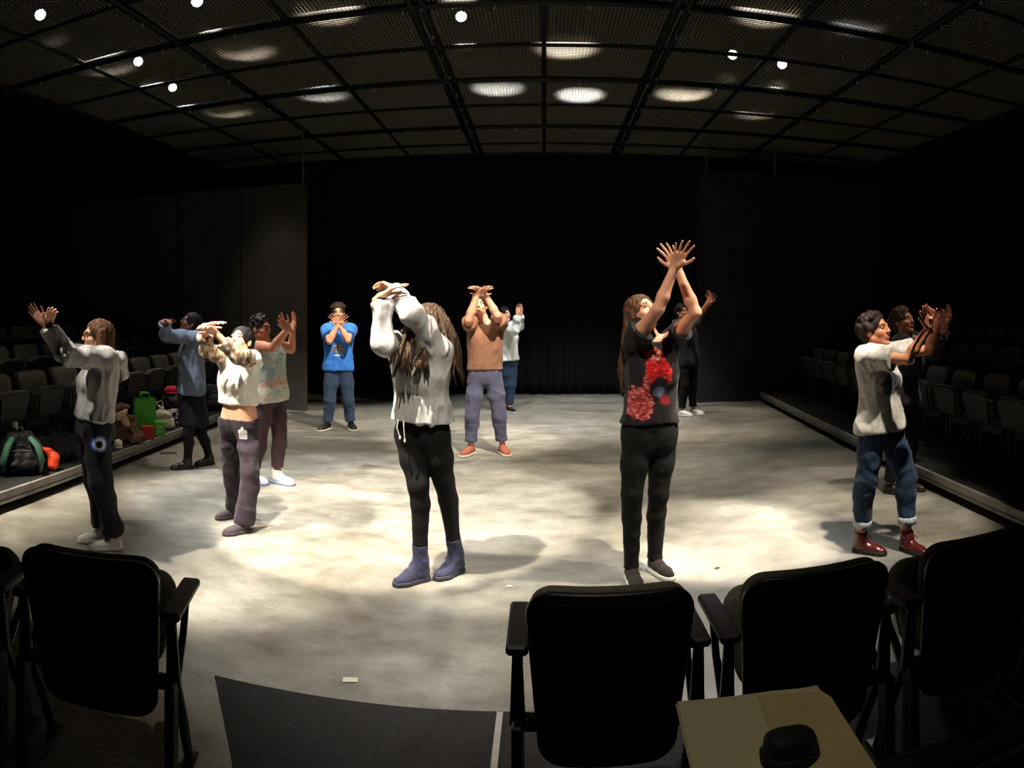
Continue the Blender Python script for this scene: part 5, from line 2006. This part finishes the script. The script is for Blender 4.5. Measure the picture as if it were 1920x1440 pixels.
# dark holdall behind it with an orange scarf on it
x_, y_ = at_px(98, -4.36)
root = empty('holdall', (x_, y_, PZ), 1.5, label='black holdall on the left platform beside the green strapped backpack', cat='bag')
bagmesh('sack', [((-.20, 0, .12), (.20, 0, .12), .12, .12), ((-.17, 0, .16), (.17, 0, .16), .10, .10)], M_BPK, root, amp=0.012)
for sg in (-1, 1):
    b = B(); b.tube([(-.09, sg * .09, .20), (-.06, sg * .05, .29), (.06, sg * .05, .29), (.09, sg * .09, .20)], .009, 6); b.build('handle', M_BPK, root, True)
x_, y_ = at_px(99, -4.12)
root = empty('orange_pouch', (x_, y_, PZ), 1.0, label='curved orange-red soft pouch leaning on the black holdall', cat='pouch')
bagmesh('pouch', [((0.0, 0, .05), (.015, .01, .11), .05, .045), ((.015, .01, .11), (-.03, .03, .17), .045, .03), ((-.03, .03, .17), (-.09, .05, .205), .03, .018)], M_ORG, root, 0.006, 0.004)
b = B(); b.tube([(-.085, .05, .20), (-.12, .06, .215), (-.15, .06, .20)], .008, 6); b.build('strap', plain('pale_red_webbing', (214, 120, 110), 0.7), root, True)
x_, y_ = at_px(28, -4.52)
root = empty('drink_bottle', (x_, y_, PZ), label='dark drink bottle with a white cap behind the backpack', cat='bottle')
b = B(); b.lathe([(0.034, 0), (0.036, 0.01), (0.036, 0.30), (0.030, 0.335), (0.02, 0.35)], 16); b.build('bottle_body', M_BPK, root, angle=40)
b = B(); b.lathe([(0.027, 0.35), (0.028, 0.352), (0.028, 0.405), (0.02, 0.41)], 16); b.build('cap', M_WSOLE, root, angle=40)
# pale shoe at the edge
x_, y_ = at_px(222, -4.28)
root = empty('loose_shoe', (x_, y_, PZ), 2.3, label='single pale shoe lying on the left platform edge', cat='shoe')
bagmesh('upper', [((-.08, 0, .04), (.0, 0, .045), .036, .036, .02), ((0, 0, .04), (.10, 0, .03), .04, .035, .02)], M_PALE, root, 0.005, 0.001, cutz=0.085)
b = B(); b.box((-.115, -.035, 0), (.13, .04, .02), bev=0.008); b.build('sole', M_WSOLE, root)
# brown rucksack and jacket heap
x_, y_ = at_px(224, -4.45)
root = empty('jacket_heap', (x_, y_, PZ), 0.8, label='heap of brown jacket with pale lining beside the green bag', cat='jacket')
bagmesh('jacket', [((-.12, 0, .10), (.10, .02, .09), .11, .10), ((-.08, .03, .24), (.08, .0, .22), .11, .10), ((0, .05, .36), (.03, .04, .38), .09, .07)], M_BRN, root, amp=0.03, freq=9)
bagmesh('lining', [((-.02, -.12, .30), (.05, -.10, .34), .045, .04), ((.03, -.10, .26), (.06, -.11, .22), .035, .03)], cloth('pale_lining', (190, 160, 136), 0.9), root, amp=0.012, freq=12)
bagmesh('sleeve', [((.12, -.06, .16), (.20, -.12, .06), .055, .05), ((.20, -.12, .06), (.12, -.20, .05), .05, .045)], M_BRN, root, amp=0.012)


def carrier(loc, rz, w_, d_, h_, mat, label, name='carrier_bag', lid=True):
    root = empty(name, (*loc, PZ), rz, label=label, cat='bag')
    b = B()
    n = 5
    V, F = [], []
    ring = [(-1, -1), (0, -1), (1, -1), (1, 0), (1, 1), (0, 1), (-1, 1), (-1, 0)]
    for k in range(n + 1):
        t = k / n
        for i, (a, c) in enumerate(ring):
            pin = 1 - 0.12 * t + (0.03 if i % 2 else -0.02) * math.sin(t * 5)
            V.append((a * w_ / 2 * pin, c * d_ / 2 * (pin if i not in (3, 7) else pin - 0.25 * t), h_ * t))
    m = len(ring)
    for k in range(n):
        for i in range(m):
            F.append((k * m + i, k * m + (i + 1) % m, (k + 1) * m + (i + 1) % m, (k + 1) * m + i))
    F.append(tuple(range(m))[::-1])
    b.add(V, F)
    # inner wall so that the mouth is open
    q = len(V)
    b.add([(x * .97, y * .95, max(z, 0.01)) for x, y, z in V], [f[::-1] for f in F[:-1]])
    o = b.build('bag_body', mat, root, angle=30)
    for sg in (-1, 1):
        b = B(); b.tube([(-w_ * .2, sg * d_ * .40, h_ * .93), (-w_ * .16, sg * d_ * .3, h_ * 1.14), (w_ * .16, sg * d_ * .3, h_ * 1.14), (w_ * .2, sg * d_ * .40, h_ * .93)], .008, 6, sx=2.0); b.build('handle', mat, root, True)
    return root


green = carrier(at_px(271, -4.53), 0.75, 0.27, 0.19, 0.42, M_GREEN, 'tall bright green shopping bag standing on the left platform')
x_, y_ = at_px(276, -4.28)
root = empty('red_box', (x_, y_, PZ), 0.7, label='small dark red box in front of the green shopping bag', cat='box')
b = B(); b.box((-.075, -.05, 0), (.075, .05, .145), bev=0.004); b.build('carton', M_RED, root)
b = B(); b.box((-.077, -.052, .115), (.077, .052, .15), bev=0.004); b.build('lid', M_RED, root)
x_, y_ = at_px(299, -4.28)
root = empty('green_box', (x_, y_, PZ), 0.7, label='small green box with a white letter D beside the red box', cat='box')
b = B(); b.box((-.06, -.05, 0), (.06, .05, .165), bev=0.004); b.build('carton', M_GREEN, root)
b = B(); ring_ = [(-.022, -.0535, .05), (-.022, -.0535, .115), (.0, -.0535, .115), (.02, -.0535, .10), (.024, -.0535, .082), (.02, -.0535, .064), (.0, -.0535, .05), (-.022, -.0535, .05)]
b.tube(ring_, .005, 6); b.build('letter', M_WSOLE, root)
x_, y_ = at_px(307, -4.48)
root = empty('tote_bag', (x_, y_, PZ), 0.6, label='slumped off-white cotton tote between the green bag and the patterned bag', cat='bag')
bagmesh('sack', [((-.08, 0, .06), (.08, 0, .06), .07, .07), ((-.06, .0, .18), (.05, .0, .17), .055, .05), ((-.05, .0, .27), (-.02, .0, .26), .03, .025)], M_PALE, root, amp=0.012)
b = B(); b.tube([(-.06, 0, .26), (-.09, .02, .33), (-.02, .04, .34), (0, .02, .24)], .007, 6); b.build('handle', M_PALE, root, True)
x_, y_ = at_px(331, -4.47)
root = empty('patterned_bag', (x_, y_, PZ), 0.6, label='small black, white and red patterned bag beside the cotton tote', cat='bag')
bagmesh('sack', [((-.09, 0, .06), (.09, 0, .06), .07, .07), ((-.07, 0, .15), (.07, 0, .15), .06, .05)], p_floral('black_white_print', [(20, 18, 22), (30, 24, 28), (214, 200, 200), (176, 60, 70)], 30.0), root, amp=0.01)
b = B(); b.tube([(-.06, 0, .19), (-.04, .01, .28), (.04, .01, .28), (.06, 0, .19)], .007, 6); b.build('handle', M_BPK, root, True)
# black bag with a pink cap on it
x_, y_ = at_px(322, -4.70)
root = empty('duffel_bag', (x_, y_, PZ), 1.4, label='upright black duffel under a pink knit hat behind the patterned bag', cat='bag')
bagmesh('sack', [((0, -.1, .12), (0, .1, .12), .12, .12), ((0, -.08, .24), (0, .08, .24), .11, .10)], M_BPK, root, amp=0.012)
b = B(); b.tube([(-.07, -.1, .30), (-.10, 0, .33), (-.07, .1, .30)], .008, 6); b.build('handle', M_BPK, root, True)
root = empty('knit_hat', (x_, y_, PZ + 0.36), 0.3, label='crumpled pink knit hat on top of the black duffel', cat='hat')
bagmesh('crown', [((-.04, 0, .045), (.04, .01, .05), .06, .055)], cloth('pink_knit', (196, 44, 74), 0.95, 0.2, 60, 0.4), root, 0.006, 0.006)
b = B(); b.tube([(.085 * math.cos(a), .062 * math.sin(a), .016) for a in np.linspace(0, 2 * math.pi, 17)], .014, 8, cap=False); b.build('brim', cloth('pink_knit', (196, 44, 74)), root, True)
x_, y_ = at_px(402, -4.72)
root = rucksack((x_, y_), 0.5, M_GREYB, M_BPK, 'grey rucksack on the left platform behind the chambray shirted dancer', 1.0)
# scrap of card and bits of paper on the stage floor
M_PAPER = plain('paper_scrap', (220, 214, 200), 0.8)
for i, (x, y, a, w_, lab) in enumerate([(657, 1276, 0.2, 0.035, 'small white scrap of paper on the bare floor near the dark carpet'), (1345, 1066, 0.5, 0.02, 'tiny dark fleck of paper in the brightest pool of light'), (955, 1100, 0.1, 0.02, 'tiny white fleck on the floor behind the aisle end seat'), (316, 850, 0.6, 0.10, 'torn tan card on the floor against the left platform')]):
    p = fl(x, y)
    b = B()
    V = [(-w_, -w_ * .5, .001), (-w_ * .2, -w_ * .62, .004), (w_, -w_ * .4, .002), (w_ * .9, w_ * .5, .003), (0.0, w_ * .42, .006), (-w_ * .9, w_ * .55, .002)]
    V += [(x2, y2, z2 + .0015) for x2, y2, z2 in V]
    F = [(0, 1, 2, 3, 4, 5)[::-1], (6, 7, 8, 9, 10, 11)] + [(k, (k + 1) % 6, 6 + (k + 1) % 6, 6 + k) for k in range(6)]
    b.add(V, F)
    o = b.build('paper_scrap', M_PAPER if i not in (1, 3) else plain('tan_card', (150, 112, 72) if i == 3 else (60, 56, 50), 0.9), label=lab, cat='paper')
    o.location = (p[0], p[1], 0.0)
    o.rotation_euler = (0, 0, a)

# ------------------------------------------------------------------ step markers on the right risers
for k, (x, y) in enumerate([(1566, 737), (1598, 745), (1776, 806), (1840, 826)]):
    # on the face of the second tier, one tier depth behind the front edge
    th = (x - X0) / FP
    P0 = RA + RO * 0.995
    d = np.array((math.sin(th), math.cos(th)))
    # intersect the azimuth ray with the riser line
    Mm = np.array([[d[0], -RD[0]], [d[1], -RD[1]]])
    rr_, ss_ = np.linalg.solve(Mm, P0)
    q = P0 + RD * ss_
    root = empty('step_light', (q[0], q[1], 0.27), math.atan2(RD[1], RD[0]), label=['small white step light on the right riser, farthest of four', 'small white step light on the right riser, second farthest of four', 'small white step light on the right riser, second nearest of four', 'small white step light on the right riser, nearest of four'][k], cat='step light')
    b = B(); b.box((-.03, -0.002, -.045), (.03, .012, .045), bev=0.006); b.build('bezel', M_BPK, root)
    b = B(); b.box((-.012, .010, -.03), (.012, .016, .03), bev=0.004); b.build('lens', plain('dim_step_lens', (230, 228, 220), 0.4, emit=0.35), root)

# ------------------------------------------------------------------ folder in the near row
FZ = 0.662
root = empty('manila_folder', (0.49, 1.48, FZ), -0.06, label='open manila folder of papers lying across the armrest of a near seat', cat='folder')
M_MAN = plain('manila_card', (196, 178, 126), 0.75, var=0.05, scale=6)
M_SHEET = plain('cream_paper', (206, 194, 156), 0.8, var=0.04, scale=6)
b = B()
b.box((-.182, -.19, 0.0), (.182, .17, .003)); b.build('back_leaf', M_MAN, root)
b = B()
Vp = [(-.178, -.185), (.176, -.188), (.181, .12), (.165, .155), (.06, .168), (-.178, .168)]
b.add([(x, y, .0035) for x, y in Vp] + [(x, y, .0075 + 0.01 * max(0, y)) for x, y in Vp], [(5, 4, 3, 2, 1, 0), (6, 7, 8, 9, 10, 11)] + [(k, (k + 1) % 6, 6 + (k + 1) % 6, 6 + k) for k in range(6)])
b.build('paper_stack', M_SHEET, root)
b = B()
Vp = [(.0, -.19), (.186, -.192), (.19, .09), (.176, .125), (.02, .15)]
b.add([(x, y, .0105) for x, y in Vp] + [(x, y, .012 + 0.012 * max(0, y)) for x, y in Vp], [(4, 3, 2, 1, 0), (5, 6, 7, 8, 9)] + [(k, (k + 1) % 5, 5 + (k + 1) % 5, 5 + k) for k in range(5)])
b.build('front_leaf', M_MAN, root)
# dark bag on the folded-down seat that props the folder
root = empty('shoulder_bag', (0.78, 1.29, DKZ + 0.476), 0.0, label='black shoulder bag on the folded-down seat, propping the manila folder', cat='bag')
bagmesh('sack', [((-.10, 0, .06), (.10, 0, .06), .085, .085), ((-.09, 0, .10), (.09, 0, .10), .07, .07)], M_BPK, root, amp=0.006, cutz=0.165)
b = B(); b.tube([(-.12, .03, .13), (-.14, .06, .05), (-.1, .11, .02), (.08, .11, .02), (.14, .05, .06), (.12, .02, .13)], .011, 6, sx=1.6); b.build('strap', M_BPK, root, True)
root = empty('beanie', (0.512, 1.385, FZ + 0.013), 0.0, label='small black knit cap resting on the manila folder', cat='hat')
bagmesh('crown', [((-.015, 0, .012), (.02, .0, .015), .046, .042)], M_BPK, root, 0.005, 0.003)
b = B(); b.tube([(.058 * math.cos(a), .045 * math.sin(a), .010) for a in np.linspace(0, 2 * math.pi, 17)], .009, 8, cap=False); b.build('brim', M_BPK, root, True)
